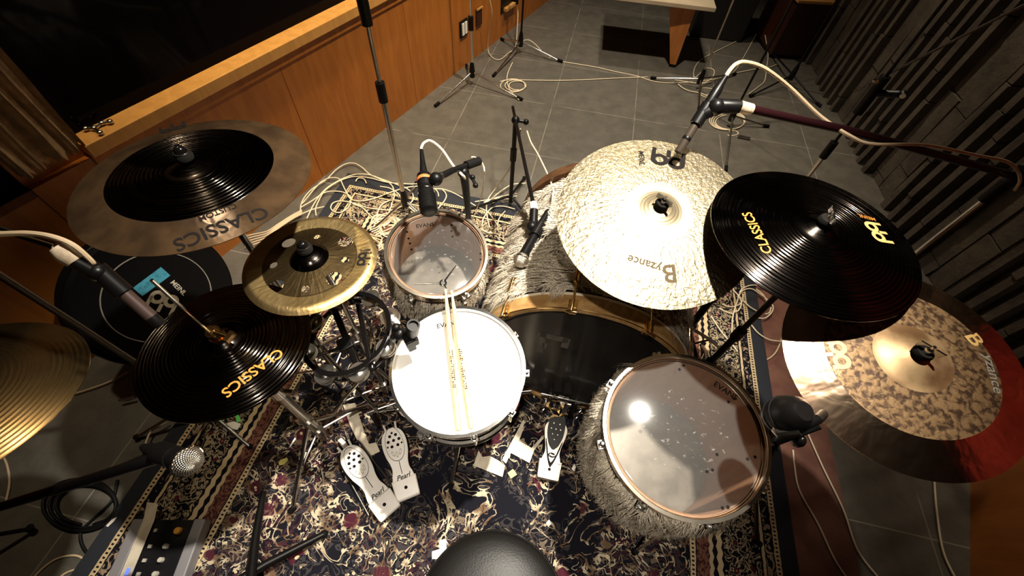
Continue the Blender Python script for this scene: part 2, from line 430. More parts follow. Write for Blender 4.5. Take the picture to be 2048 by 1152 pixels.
# ------------------------------------------------------------------ rugs
RM = Matrix.Rotation(-TT, 4, 'Z')                # local x = across (n), local y = along (e)
def m_rug():
    m = Mat('persian_rug_wool', rough=.95, spec=.1)
    x, y, z = m.xyz(m.coord())
    dl = x + 1.258; dr = x * -1 + .985; dt = y * -1 + 1.695
    d = dl.mn(dr).mn(dt)
    side = dl.mn(dr).lt(dt)
    u = side * y + (side * -1 + 1) * x            # distance along the nearest border
    navy, cream, red, brown = (.0085, .0082, .0125), (.60, .46, .27), (.045, .011, .016), (.17, .085, .05)
    c = m.vec(x, y, z)
    wob = (m.noise(c, 55, 2) - .5) * .008
    dw = d + wob
    # field: mirrored scrolls and flowers
    mx_, my_ = (x + .137).abs(), y - .20
    f0 = m.vec(mx_, my_, 0.0)
    wx = m.noise(f0, 11, 2) - .5; wy = m.noise(m.vec(mx_ + 3.7, my_, 1.3), 11, 2) - .5
    f = m.vec(mx_ + wx * .07, my_ + wy * .07, 0.0)
    n1_ = m.noise(f0, 6.5, 2.0, .5, 2.4); n2_ = m.noise(f0, 13, 2, .45, 2.2)
    dens = m.noise(f0, 2.6, 2, .5, .6)
    v1 = m.voro(f, 8.5); v2 = m.voro(f, 24.0)
    fine = m.noise(c, 95, 2); tone = m.noise(c, 23, 2)
    gold = m.mix(tone.smooth(.40, .62), (.14, .085, .050), (.52, .43, .30))
    leaf = n2_.between(.53, .575) * dens.gt(.46)
    scroll = (n1_ - .5).abs().lt(.017) * dens.gt(.38)
    flower = v1.lt(.22) * dens.gt(.43); fring = v1.between(.20, .28) * dens.gt(.43) * n2_.gt(.46)
    col = m.mix(n2_.between(.40, .46) * dens.gt(.50), navy, (.050, .016, .022))
    n3_ = m.noise(f, 20, 2, .45, 1.4); n4_ = m.noise(f0, 5.5, 2)
    col = m.mix((n3_ - .5).abs().lt(.035) * n4_.gt(.46), col, (.040, .036, .038))
    col = m.mix((n3_ - .62).abs().lt(.03) * n4_.gt(.52), col, (.15, .115, .08))
    col = m.mix(leaf * fine.gt(.40), col, gold)
    col = m.mix(scroll * fine.gt(.34), col, gold)
    col = m.mix(flower * .85, col, (.065, .013, .022))
    col = m.mix(fring * fine.gt(.42), col, gold)
    col = m.mix(v2.lt(.13) * dens.gt(.45) * tone.gt(.5), col, (.60, .47, .29))
    col = m.mix(v1.lt(.06) * dens.gt(.43), col, cream)
    field = col
    # wide floral guard band
    g = m.vec(u * 1.0, d, 0.0)
    gn = m.noise(g, 34, 3, .5, 1.8); gv = m.voro(g, 19)
    gb = m.mix((gn - .5).abs().lt(.05), navy, (.42, .33, .21))
    gb = m.mix(gv.lt(.20), gb, (.10, .018, .026)); gb = m.mix(gv.lt(.08), gb, (.50, .40, .26))
    col = m.mix(d.gt(.315), gb, field)
    dot = ((u / .013).frac() - .5).abs().lt(.22)
    def band_(a, b_, colr, base, dots=None):
        k_ = dw.between(a, b_)
        if dots is not None:
            cc = m.mix(dot * ((d - (a + b_) / 2).abs().lt((b_ - a) * .22)), colr, dots); return m.mix(k_, base, cc)
        return m.mix(k_, base, colr)
    col = m.mix(d.lt(.07), col, navy)
    col = band_(0, .020, cream, col, navy)
    col = m.mix(d.between(.024, .050) * gn.gt(.56), col, (.33, .24, .16))
    col = band_(.054, .064, cream, col)
    col = m.mix(d.between(.196, .315), col, navy)
    tooth = (((u / .034).frac() - .5).abs() * .012)
    col = m.mix((d + tooth).between(.206, .224), col, cream)
    col = m.mix((d - tooth).between(.232, .246), col, (.52, .40, .25))
    bn = m.noise(g, 80, 3, .5, 1.0)
    col = m.mix(d.between(.250, .292), col, m.mix(bn.gt(.52), (.19, .085, .055), (.06, .02, .02)))
    col = band_(.296, .315, cream, col, navy)
    col = m.mix(d.lt(0), col, (.030, .032, .040))
    m.set('Base Color', col); m.bump(m.noise(c, 400, 3), .5, .003)
    return m.m
rg = MB(); rg.box((-.135, .15, .005), (2.36, 3.28, .009))
o = link('persian_rug', rg, m_rug(), local=True, smooth=False, bevel=.003); o.matrix_world = RM @ Matrix.Translation((0, 0, .0045)); WM[o.name] = o.matrix_world
tag(o, 'large navy and cream patterned rug under the drum kit', 'rug')
rm = Mat('rust_mat_wool', rough=.95, spec=.1).mottle((.215, .105, .075), (.15, .068, .055), 9)
rm.bump(rm.noise(rm.coord(), 300, 3), .5, .003)
rg = MB(); rg.box((.83, .35, .002), (.86, 2.5, .004))
o = link('plain_rug', rg, rm.m, local=True, smooth=False); o.matrix_world = RM @ Matrix.Translation((0, 0, .0002)); WM[o.name] = o.matrix_world
tag(o, 'plain rust brown mat showing past the right edge of the patterned rug', 'rug')
ZR = .0145                                        # top of the rug

# ------------------------------------------------------------------ lettering and marks
_dgc = {}
def glyphs(txt, size, shear=0.0):
    key = (txt, shear)
    if key not in _dgc:
        cu = bpy.data.curves.new('t', 'FONT'); cu.body = txt; cu.size = 1.0; cu.shear = shear; cu.resolution_u = 3
        cu.offset = .014; cu.align_x = 'CENTER'; cu.align_y = 'CENTER'
        ob = bpy.data.objects.new('t', cu); COL.objects.link(ob)
        dg = bpy.context.evaluated_depsgraph_get()
        me = bpy.data.meshes.new_from_object(ob.evaluated_get(dg))
        _dgc[key] = ([(v.co.x, v.co.y) for v in me.vertices], [tuple(p.vertices) for p in me.polygons])
        bpy.data.objects.remove(ob); bpy.data.curves.remove(cu); bpy.data.meshes.remove(me)
    vs, fs = _dgc[key]
    return [(x * size, y * size) for x, y in vs], fs
def ring2d(c, ro, ri, n=28, a0=0, a1=2 * pi):
    vs = []; fs = []
    for i in range(n + 1):
        w = a0 + (a1 - a0) * i / n
        vs += [(c[0] + ro * cos(w), c[1] + ro * sin(w)), (c[0] + ri * cos(w), c[1] + ri * sin(w))]
    for i in range(n): fs.append((2 * i, 2 * i + 2, 2 * i + 3, 2 * i + 1))
    return vs, fs
def quad2d(x0, y0, x1, y1): return [(x0, y0), (x1, y0), (x1, y1), (x0, y1)], [(0, 1, 2, 3)]
def emblem(s):
    """double-arched emblem: two round eyes over three stubby legs"""
    out = []
    for sx in (-1, 1):
        out.append(ring2d((sx * .25, .12), .27, .125))
    for x0, x1, y1 in ((-.52, -.39, .12), (-.065, .065, -.08), (.39, .52, .12)):
        out.append(quad2d(x0, -.42, x1, y1))
    for x0, x1 in ((-.52, -.33), (.33, .52)): pass
    vs = []; fs = []
    for a, b in out:
        o = len(vs); vs += a; fs += [tuple(i + o for i in f) for f in b]
    return [(x * s, y * s) for x, y in vs], fs
def decal(vf, pos, up, hfun=None, lift=.0009):
    """flat marks laid on a surface of revolution: local x,y position and local 2D up direction"""
    vs, fs = vf; u = V((up[0], up[1])).normalized(); r = V((u.y, -u.x)); mb = MB(); out = []
    for x, y in vs:
        q = V((pos[0], pos[1])) + r * x + u * y
        z = hfun(q.length) if hfun else 0.0
        out.append((q.x, q.y, z + lift))
    mb.add(out, fs); return mb

# ------------------------------------------------------------------ cymbals
def m_cymbal(name, a, b, rough, groove=0.0, hammer=0.0, gscale=170, gdist=.0016, hscale=75, metal=1.0):
    m = Mat(name, a, rough, metal)
    c = m.coord(); x, y, z = m.xyz(c); r = x.hyp(y)
    n = m.noise(c, 18, 4)
    m.set('Base Color', m.mix(n.smooth(.3, .7), a, b))
    h = None
    if groove:
        rv = m.vec(r, 0.0, 0.0)
        h = m.noise(rv, gscale, 3, .6) + (r * 2 * pi / .0085).sin() * .22
        m.bump(h, groove, gdist)
        m.set('Roughness', m.noise(rv, gscale * 2, 2) * .14 + rough - .05)
    if hammer:
        at_ = x._op('ARCTAN2', y)
        pv = m.vec(r * hscale * .55, at_ * hscale * .2, r * 2)
        h = m.noise(c, hscale, 2, .45, 1.0) * .6 + m.noise(pv, 1.0, 2, .5, .4)
        m.bump(h, hammer, .0035)
    return m.m
def cym_profile(R, rb, hb, bow, p=1.7, lip=None):
    """lip = (radius, height): a flange falling from that height to the edge"""
    Ri, zi = lip or (R, 0.0)
    def h(r):
        r = min(max(r, 0), R)
        if r > Ri: return zi * (1 - (r - Ri) / (R - Ri))
        z = zi + bow * (1 - (max(r - rb, 0) / (Ri - rb)) ** p)
        if r < rb: z += hb * (.5 + .5 * cos(pi * r / rb)) ** .85
        return z
    return h
def cymbal(name, label, C, nrm, R, h, mat, rings=None, th=.0016, group=None, holes=None):
    """rings: list of (outer radius, material, part name) for zones with their own finish"""
    M = frame(C, (nrm[0], nrm[1], 1.0))
    t = thing(name, label, 'cymbal', M, group)
    zones = rings or [(R, mat, 'plate')]
    r0 = .0045
    for ro, mt, nm in zones:
        k = max(6, int((ro - r0) / .005))
        rr_ = [r0 + (ro - r0) * i / k for i in range(k + 1)]
        prof = [(r, h(r)) for r in rr_] + [(r, h(r) - th) for r in reversed(rr_)]
        prof.append(prof[0])
        mb = MB(); mb.lathe(prof[::-1], None, 128)
        if holes and nm == 'plate': mb = holed(h, r0, ro, holes, th)
        part(nm, mb, mt, t, local=True)
        r0 = ro
    return t, M, h
def holed(h, r0, r1, holes, th):
    nr, na = int((r1 - r0) / .0022), 300
    P = {}; mb = MB(); vs = []; keep = []
    def pos(i, j):
        r = r0 + (r1 - r0) * i / nr; a = 2 * pi * j / na; return r * cos(a), r * sin(a)
    inside = lambda x, y: next((H_ for H_ in holes if hypot(x - H_[0], y - H_[1]) < H_[2]), None)
    cells = []
    for i in range(nr):
        for j in range(na):
            q = [pos(i, j), pos(i + 1, j), pos(i + 1, (j + 1) % na), pos(i, (j + 1) % na)]
            c = (sum(p[0] for p in q) / 4, sum(p[1] for p in q) / 4)
            if inside(*c) is None: cells.append(((i, j), (i + 1, j), (i + 1, (j + 1) % na), (i, (j + 1) % na)))
    used = sorted({k for c in cells for k in c}); idx = {k: n for n, k in enumerate(used)}
    for (i, j) in used:
        x, y = pos(i, j)
        for H_ in holes:
            dx, dy = x - H_[0], y - H_[1]; d = hypot(dx, dy)
            if d < H_[2] + .0011:
                x, y = H_[0] + dx / d * H_[2], H_[1] + dy / d * H_[2]
        vs.append((x, y, h(hypot(x, y))))
    mb.add(vs, [tuple(idx[k] for k in c) for c in cells])
    mb.add([(x, y, z - th) for x, y, z in vs], [tuple(idx[k] for k in reversed(c)) for c in cells])
    return mb
def loc2(M, px, py, hgt=0.0):
    """where the sight line through a pixel meets a cymbal's or drum's own plane"""
    I = M.inverted(); o = I @ V((0, 0, H)); d = I.to_3x3() @ ray(px, py); t = (hgt - o.z) / d.z
    q = o + d * t; return (q.x, q.y)
def mark(t, M, h, vf, px, py, mat, up='in', name='print', hg=.02):
    q = V(loc2(M, px, py, hg)); u = -q if up == 'in' else q
    if isinstance(up, tuple): u = V(up)
    return part(name, decal(vf, q, u, h), mat, t, local=True, smooth=False)

BRIL = m_cymbal('hammered_bright_bronze', (.54, .455, .31), (.46, .375, .24), .44, hammer=1.0, hscale=95)
BELLB = m_cymbal('lathed_bright_bronze', (.54, .455, .31), (.48, .395, .255), .42, groove=.22, gscale=300)
DARKC = m_cymbal('dark_lathed_bronze', (.070, .058, .050), (.045, .038, .034), .11, groove=1.0, gdist=.0034)
DARKB = m_cymbal('dark_smooth_bronze', (.06, .05, .042), (.04, .033, .028), .15, groove=.12)
RIMC = m_cymbal('polished_bronze_rim', (.10, .058, .028), (.052, .031, .017), .20, hammer=.35, hscale=20, metal=.45)
MIRR = m_cymbal('mirror_bronze', (.86, .62, .42), (.72, .46, .31), .17, hammer=.6, hscale=20)
RAWB = None
def m_raw():
    m = Mat('raw_hammered_bronze', rough=.55, metal=.45)
    c = m.coord(); v = m.voro(c, 95); n = m.noise(c, 78, 3, .55, .6)
    m.set('Base Color', m.mix((n - v * .25).smooth(.22, .48), (.050, .024, .011), (.24, .145, .065)))
    m.bump(m.noise(c, 78, 2, .5, .6), .6, .002); return m.m
RAWB = m_raw()
m = Mat('brushed_bell_bronze', rough=.50, metal=.6); m.mottle((.40, .27, .14), (.17, .09, .038), 14, 5, .36, .66); RAWBELL = m.m
SMALLB = m_cymbal('trash_bronze', (.88, .64, .29), (.72, .50, .20), .38, hammer=.35, hscale=42)
SMALLD = m_cymbal('trash_bronze_dark', (.36, .25, .115), (.24, .165, .075), .32, hammer=.3, hscale=42)

# big hammered ride above the bass drum
C_RIDE, N_RIDE = V((.35, .80, .965)), (-.04, -.21)
h = cym_profile(.254, .062, .019, .030)
t, M, h = cymbal('ride_cymbal', 'large bright hammered cymbal hanging over the furry bass drum', C_RIDE, N_RIDE, .254, h, BRIL,
                 [(.012, BELLB, 'bell_cup'), (.085, BELLB, 'bell'), (.254, BRIL, 'bow')])
mark(t, M, h, emblem(.088), 1337, 316, BLACK_INK, 'in', 'emblem')
q = V(loc2(M, 1283, 315, .02)); u = V((q.y, -q.x))
part('lettering', decal(glyphs('MEINL', .021, .12), q, V(loc2(M, 1304, 317, .02)) - q, h), BLACK_INK, t, local=True, smooth=False)
mark(t, M, h, glyphs('yzance', .030), 1288, 527, FAINT_INK, 'out', 'lettering')
mark(t, M, h, glyphs('B', .062), 1340, 545, FAINT_INK, 'out', 'lettering')

# dark cymbal on the right
C_DARK, N_DARK = V((.68, .71, 1.03)), (0.0, 0.0)
h = cym_profile(.229, .05, .018, .026)
t, M, h = cymbal('crash_cymbal', 'black grooved cymbal with orange lettering on the right beside the ribbed wall', C_DARK, N_DARK, .229, h, DARKC,
                 [(.052, DARKB, 'bell'), (.229, DARKC, 'bow')])
mark(t, M, h, emblem(.062), 1752, 467, GOLD_INK, 'in', 'emblem', .012)
q = V(loc2(M, 1731, 437, .012)); part('lettering', decal(glyphs('MEINL', .017, .1), q, V(loc2(M, 1746, 465, .012)) - q, h), ORANGE_INK, t, local=True, smooth=False)
mark(t, M, h, glyphs('CLASSICS', .030), 1512, 467, ORANGE_INK, 'out', 'lettering', .012)

# big china on the far right
C_CHI, N_CHI = V((.82, .44, .955)), (-.11, -.12)
h = cym_profile(.229, .070, .020, .010, 1.3, lip=(.158, .022))
t, M, h = cymbal('china_cymbal', 'brown hammered cymbal with polished outer band at the lower right under the black one', C_CHI, N_CHI, .229, h, RAWB,
                 [(.072, RAWBELL, 'bell'), (.158, RAWB, 'bow'), (.229, MIRR, 'rim')])
mark(t, M, h, emblem(.060), 1664, 713, GOLD_INK, 'in', 'emblem', .012)
q = V(loc2(M, 1654, 742, .012)); part('lettering', decal(glyphs('MEINL', .016, .1), q, V(loc2(M, 1664, 713, .012)) - q, h), GOLD_INK, t, local=True, smooth=False)
mark(t, M, h, glyphs('B', .050), 1938, 683, GOLD_INK, 'out', 'lettering', .012)
mark(t, M, h, glyphs('yzance', .030), 1975, 752, GREY_INK, 'out', 'lettering', .012)

# left two-zone cymbal
C_LEFT, N_LEFT = V((-.69, .67, 1.09)), (-.01, .05)
h = cym_profile(.229, .05, .016, .010, 1.4, lip=(.158, .018))
t, M, h = cymbal('trash_cymbal', 'two tone cymbal with black centre and bronze outer band beside the left window ledge', C_LEFT, N_LEFT, .229, h, DARKC,
                 [(.05, DARKB, 'bell'), (.158, DARKC, 'bow'), (.229, RIMC, 'rim')])
mark(t, M, h, glyphs('CLASSICS', .040), 444, 453, BLACK_INK, 'out', 'lettering', .008)
mark(t, M, h, glyphs('CUSTOM', .017), 438, 428, BLACK_INK, 'out', 'lettering', .012)
mark(t, M, h, emblem(.055), 343, 252, BLACK_INK, 'in', 'emblem', .008)

# small holed china
C_SM, N_SM = V((-.48, .60, .915)), (-.01, .02)
def h_sm(r):
    if r < .042: return .018 + .022 * max(0, 1 - (r / .042) ** 2) ** .7
    if r < .105: return .018 - .010 * ((r - .042) / .063)
    return .008 + .006 * ((r - .105) / .047) if r < .140 else .0125 - .010 * ((r - .140) / .012)
M0 = frame(C_SM, (N_SM[0], N_SM[1], 1))
holes = []
for px, py, rr_ in ((577, 485, .0165), (634, 474, .0085), (690, 482, .0180), (690, 519, .0090), (668, 556, .0180), (610, 577, .0090), (551, 571, .0170), (547, 530, .0090)):
    q = loc2(M0, px, py, .012); holes.append((q[0], q[1], rr_))
t, M, h = cymbal('holed_cymbal', 'small golden cymbal with a ring of round holes between the black pair on the left', C_SM, N_SM, .152, h_sm, SMALLB,
                 [(.044, DARKB, 'bell'), (.107, SMALLD, 'plate'), (.152, SMALLB, 'rim')], holes=holes)
mark(t, M, h, emblem(.040), 727, 517, BLACK_INK, 'in', 'emblem', .012)
q = V(loc2(M, 730, 500, .012)); part('lettering', decal(glyphs('MEINL', .010), q, V(loc2(M, 727, 517, .012)) - q, h), BLACK_INK, t, local=True, smooth=False)

# hi-hat pair
C_HH, N_HH = V((-.67, .43, .785)), (0.0, .05)
h = cym_profile(.191, .045, .018, .020)
t, M, h = cymbal('hi_hat_cymbal', 'black grooved top cymbal of the hi-hat with an orange word', C_HH, N_HH, .191, h, DARKC,
                 [(.047, DARKB, 'bell'), (.191, DARKC, 'bow')])
mark(t, M, h, glyphs('CLASSICS', .034), 508, 745, ORANGE_INK, 'out', 'lettering', .008)
hb_ = cym_profile(.189, .045, .018, .020)
M2 = frame(C_HH - V((0, 0, .010)), (-N_HH[0], -N_HH[1], -1.0))
t2 = thing('hi_hat_cymbal', 'black bottom cymbal of the hi-hat pressed under the top one', 'cymbal', M2)
mb = MB(); rr_ = [.004 + .185 * i / 36 for i in range(37)]
pr = [(r, hb_(r)) for r in rr_] + [(r, hb_(r) - .0016) for r in reversed(rr_)]; pr.append(pr[0]); mb.lathe(pr[::-1], None, 96)
part('plate', mb, DARKC, t2, local=True)

# plain crash cut by the left edge of the picture
C_ED, N_ED = V((-1.03, .19, .93)), (0.0, .30)
h = cym_profile(.229, .05, .018, .028)
t, M, h = cymbal('crash_cymbal', 'plain golden cymbal reaching in from the left edge of the picture', C_ED, N_ED, .229, h,
                 m_cymbal('lathed_gold_bronze', (.80, .58, .28), (.68, .47, .21), .22, groove=.22, gscale=260),)

# ------------------------------------------------------------------ stands
def stem_top(t, C, nrm, hgt, wing_dir, felt_r=.017, cap=False):
    """felt, threaded rod and wing nut on top of a cymbal"""
    M = frame(C, (nrm[0], nrm[1], 1.0))
    b = MB(); b.lathe([(0, hgt + .001), (felt_r, hgt + .001), (felt_r + .001, hgt + .007), (felt_r - .002, hgt + .014), (0, hgt + .014)], M, 24)
    part('felt', b, FELT, t)
    if cap:
        b = MB(); b.lathe([(0, hgt + .030), (.006, hgt + .029), (.011, hgt + .024), (.013, hgt + .014), (0, hgt + .014)][::-1], M, 24); part('cap_nut', b, BLACKGLOSS, t)
        b = MB(); b.torus(.0135, .0016, M, 24, 6, hgt + .016); part('cap_ring', b, DIMCHROME, t); return
    b = MB(); b.cyl((0, 0, hgt - .06), (0, 0, hgt + .034), .0035, None, 10, M); part('threaded_rod', b, CHROME, t)
    b = MB(); b.lathe([(0, hgt + .014), (.008, hgt + .014), (.007, hgt + .024), (.004, hgt + .027), (0, hgt + .027)], M, 16)
    w = V(wing_dir).normalized()
    for s in (-1, 1):
        c = V((w.x, w.y, 0)) * (.013 * s)
        b.prism([(-.009, -.0018), (.009, -.0018), (.011, .0018), (-.007, .0018)], hgt + .016, hgt + .031,
                M @ Matrix.Translation(c) @ Matrix.Rotation(atan2(w.y, w.x), 4, 'Z'))
    part('wing_nut', b, CHROME, t)
def tripod(t, base, leg_dirs, hub=.28, reach=.26, r=.008, mat=None, footmat=None, tube_r=.012):
    mat = mat or DIMCHROME
    b = MB(); b.cyl(base + V((0, 0, hub - .02)), base + V((0, 0, hub + .035)), tube_r + .007); part('leg_collar', b, mat, t)
    b = MB(); b.cyl(base + V((0, 0, .09)), base + V((0, 0, .13)), tube_r + .006); part('brace_collar', b, mat, t)
    for a in leg_dirs:
        d = V((cos(a), sin(a), 0))
        b = MB(); foot = base + d * reach + V((0, 0, ZR + .008))
        b.tube([base + V((0, 0, hub)) + d * .015, base + d * reach * .55 + V((0, 0, hub * .55)), foot], [r * .9] * 3, 8)
        b.tube([base + V((0, 0, .11)) + d * .012, base + d * reach * .58 + V((0, 0, hub * .5))], r * .6, 8)
        l = part('leg', b, mat, t)
        f = MB(); f.cyl(foot + V((0, 0, -.006)), foot + d * .012 + V((0, 0, .012)), .011, .010, 12); part('rubber_foot', f, RUBBER, l)
def cymbal_stand(label, base, C, nrm, hgt, legs, kink=None, wing=(1, .5), mat=None, hub=.28, tube_r=.012, cap=False):
    mat = mat or DIMCHROME
    base = V((base[0], base[1], 0))
    t = thing('cymbal_stand', label, 'cymbal stand', base)
    tripod(t, base, legs, hub, .27, mat=mat, tube_r=tube_r)
    top = V((base.x, base.y, kink if kink else C.z - .05))
    zl = min(.52, top.z - .1)
    b = MB(); b.cyl(base + V((0, 0, .05)), V((base.x, base.y, zl)), tube_r); part('lower_tube', b, mat, t)
    b = MB(); b.cyl(V((base.x, base.y, zl - .02)), V((base.x, base.y, zl + .03)), tube_r + .006); part('clamp', b, mat, t)
    b = MB(); b.cyl(V((base.x, base.y, zl)), top, tube_r - .003); part('upper_tube', b, mat, t)
    n = V((nrm[0], nrm[1], 1)).normalized()
    end = C + n * (hgt - .045)
    b = MB(); b.sphere(top, tube_r + .007, 14); b.cyl(top, end, .0085); part('boom_arm', b, mat, t)
    b = MB(); b.cyl(end, C + n * (hgt - .012), .010); part('sleeve', b, RUBBER, t)
    stem_top(t, C, nrm, hgt, wing, cap=cap)
    return t
HB = m_flat('dark_stand_steel', (.10, .085, .07), .3, 1.0)
cymbal_stand('stand with a boom arm reaching under the big hammered cymbal', (.72, .90), C_RIDE, N_RIDE, .050, (radians(15), radians(80), radians(-60)), kink=.80, wing=(.8, -.7), mat=HB, tube_r=.014)
cymbal_stand('stand whose dark post passes behind the floor tom to the black cymbal', (.765, .745), C_DARK, N_DARK, .046, (radians(-20), radians(60), radians(190)), kink=.90, wing=(.3, 1), mat=HB)
cymbal_stand('stand holding the brown hammered cymbal at the lower right', (.85, .455), C_CHI, N_CHI, .054, (radians(20), radians(120), radians(-70)), kink=.83, wing=(.75, -.65), mat=HB)
cymbal_stand('stand holding the two tone cymbal near the window ledge', (-.69, .68), C_LEFT, N_LEFT, .046, (radians(80), radians(200), radians(-35)), wing=(1, .3), cap=True)
cymbal_stand('stand holding the small holed cymbal', (-.475, .625), C_SM, N_SM, .042, (radians(95), radians(215), radians(-25)), wing=(1, -.3), tube_r=.010, cap=True)
cymbal_stand('stand of the plain golden cymbal at the left edge', (-1.78, -.08), C_ED, N_ED, .048, (radians(150), radians(30), radians(270)), kink=.78, wing=(1, -.3), mat=BLACK)

# hi-hat stand
hb0 = V((-.67, .43, 0))
t = thing('hi_hat_stand', 'hi-hat stand with a long thin pull rod above the black cymbals', 'hi-hat stand', hb0)
tripod(t, hb0, (radians(150), radians(40), radians(262)), .20, .25, tube_r=.016)
b = MB(); b.cyl(hb0 + V((0, 0, .03)), hb0 + V((0, 0, .50)), .0165, None, 20); part('lower_tube', b, DIMCHROME, t)
b = MB(); b.cyl(hb0 + V((0, 0, .49)), hb0 + V((0, 0, .735)), .012, None, 20); part('upper_tube', b, CHROME, t)
b = MB(); b.cyl(hb0 + V((0, 0, .47)), hb0 + V((0, 0, .515)), .022, None, 20); b.box(hb0 + V((.03, 0, .492)), (.04, .012, .022)); part('clamp', b, CHROME, t)
b = MB(); b.cyl(hb0 + V((0, 0, .735)), hb0 + V((0, 0, .750)), .024, .026, 20); part('seat', b, RUBBER, t)
b = MB(); b.cyl(hb0 + V((0, 0, .10)), hb0 + V((-.012, .0, 1.045)), .0035, None, 10); part('pull_rod', b, CHROME, t)
b = MB(); 
b.cyl(hb0 + V((0, 0, .822)), hb0 + V((0, 0, .862)), .0095); b.cyl(hb0 + V((0, 0, .838)), hb0 + V((0, 0, .850)), .016)
b.cyl(hb0 + V((0, 0, .853)), hb0 + V((.040, -.010, .853)), .006); b.box(hb0 + V((.046, -.0115, .853)), (.012, .026, .012), -.25)
b.cyl(hb0 + V((0, 0, .818)), hb0 + V((0, 0, .830)), .018)
part('clutch', b, GOLD, t, label='brass clutch')
# ------------------------------------------------------------------ drums
def m_fur():
    m = Mat('grey_shag', rough=.8, spec=.15)
    p = m.pos(); n = m.noise(p, 28, 3); n2 = m.noise(p, 260, 2)
    m.set('Base Color', m.mix(n2.smooth(.35, .65), m.mix(n.smooth(.3, .7), (.22, .18, .14), (.46, .39, .30)), (.82, .74, .60))); return m.m
FUR = m_fur()
m = Mat('shag_backing', (.10, .085, .065), .95).mottle((.12, .10, .08), (.07, .06, .045), 30); FURBASE = m.m
def fur_mesh(M, R, z0, z1, count, length, seed, flow=(0, 0, -1), amin=0, amax=2 * pi, lay=.55):
    """clumped strands on a cylinder; each strand a thin tapering three-step ribbon"""
    rng = np.random.default_rng(seed)
    nc = count // 7
    ca = rng.uniform(amin, amax, nc); cz = rng.uniform(z0, z1, nc)
    cl = length * rng.uniform(.6, 1.15, nc)
    fl = np.array(flow, float)
    swirl = 1.1 * np.sin(ca * 5.0 + cz * 31) + .8 * np.sin(ca * 11 - cz * 47 + 1.3) + rng.normal(0, .35, nc)
    a = np.repeat(ca, 7) + rng.normal(0, .006 / R, nc * 7); z = np.clip(np.repeat(cz, 7) + rng.normal(0, .006, nc * 7), z0, z1)
    sw_ = np.repeat(swirl, 7) + rng.normal(0, .16, nc * 7); ln = np.repeat(cl, 7) * rng.uniform(.7, 1.1, nc * 7)
    n = len(a)
    er = np.c_[np.cos(a), np.sin(a), np.zeros(n)]; ea = np.c_[-np.sin(a), np.cos(a), np.zeros(n)]; ez = np.tile([0, 0, 1.0], (n, 1))
    I3 = np.array(M.to_3x3().inverted()); fw = I3 @ fl
    base = np.tile(fw, (n, 1)); base -= er * (base * er).sum(1)[:, None]
    bl = np.linalg.norm(base, axis=1)[:, None]; base = np.where(bl > .15, base / np.maximum(bl, 1e-6), ez * -1)
    side = np.cross(er, base)
    t = base * np.cos(sw_ * .75)[:, None] + side * np.sin(sw_ * .75)[:, None]
    root = er * R + ez * z[:, None]
    dn = I3 @ np.array([0, 0, -1.0])
    P = []
    for k, s in enumerate((0, .35, .7, 1.0)):
        out = s * .72 - s * s * .34
        P.append(root + er * (out * ln)[:, None] + t * (s * lay * ln * 1.05)[:, None] + dn * (s * s * .16 * ln)[:, None] + side * (np.sin(s * 4 + sw_ * 3) * .05 * ln)[:, None])
    wv = np.cross(er, t); wl_ = np.linalg.norm(wv, axis=1)[:, None]; wv /= np.maximum(wl_, 1e-6)
    W = (.0017, .0018, .0013, .0002)
    vs = np.empty((n, 8, 3))
    for k in range(4):
        vs[:, 2 * k] = P[k] + wv * W[k]; vs[:, 2 * k + 1] = P[k] - wv * W[k]
    idx = (np.arange(n) * 8)[:, None, None] + np.array([[0, 1, 3, 2], [2, 3, 5, 4], [4, 5, 7, 6]])[None]
    return vs.reshape(-1, 3), idx.reshape(-1, 4)
def fur_part(t, M, R, z0, z1, count, length, seed, **kw):
    v, f = fur_mesh(M, R, z0, z1, count, length, seed, **kw)
    me = bpy.data.meshes.new('fur_cover'); nv, nf = len(v), len(f)
    me.vertices.add(nv); me.vertices.foreach_set('co', v.astype(np.float32).ravel())
    me.loops.add(nf * 4); me.loops.foreach_set('vertex_index', f.astype(np.int32).ravel())
    me.polygons.add(nf); me.polygons.foreach_set('loop_start', np.arange(0, nf * 4, 4, dtype=np.int32))
    me.update(calc_edges=True); me.validate()
    me.materials.append(FUR); me.shade_smooth()
    o = bpy.data.objects.new('fur_cover', me); COL.objects.link(o); o.parent = t; WM[o.name] = WM[t.name]
    o['label'] = 'shaggy grey fur covering'
    return o
def m_clear_head(name, haze, gloss_rough, tint=(.9, .86, .8), scuff=.25):
    m = Mat(name); nt = m.nt
    out = nt.nodes['Material Output']; m.b.inputs['Base Color'].default_value = (.55, .53, .50, 1); m.b.inputs['Roughness'].default_value = .5
    c = m.coord(); x, y, z = m.xyz(c)
    tr = m.node('ShaderNodeBsdfTransparent'); tr.inputs[0].default_value = (*tint, 1)
    gl = m.node('ShaderNodeBsdfGlossy'); gl.inputs['Roughness'].default_value = gloss_rough
    fr = m.node('ShaderNodeFresnel'); fr.inputs[0].default_value = 1.45
    mx1 = m.node('ShaderNodeMixShader'); nt.links.new(tr.outputs[0], mx1.inputs[1]); nt.links.new(m.b.outputs[0], mx1.inputs[2])
    st = m.noise(m.vec(x * 1.0, y * 1.6, z), 60, 3, .6, .5).smooth(.60, .74) * (x.hyp(y)).lt(.11) * scuff
    f1 = st + haze; nt.links.new(f1.s, mx1.inputs[0])
    mx2 = m.node('ShaderNodeMixShader'); nt.links.new(fr.outputs[0], mx2.inputs[0]); nt.links.new(mx1.outputs[0], mx2.inputs[1]); nt.links.new(gl.outputs[0], mx2.inputs[2])
    nt.links.new(mx2.outputs[0], out.inputs[0]); return m.m
CLEAR = m_clear_head('clear_drum_head', .07, .08)
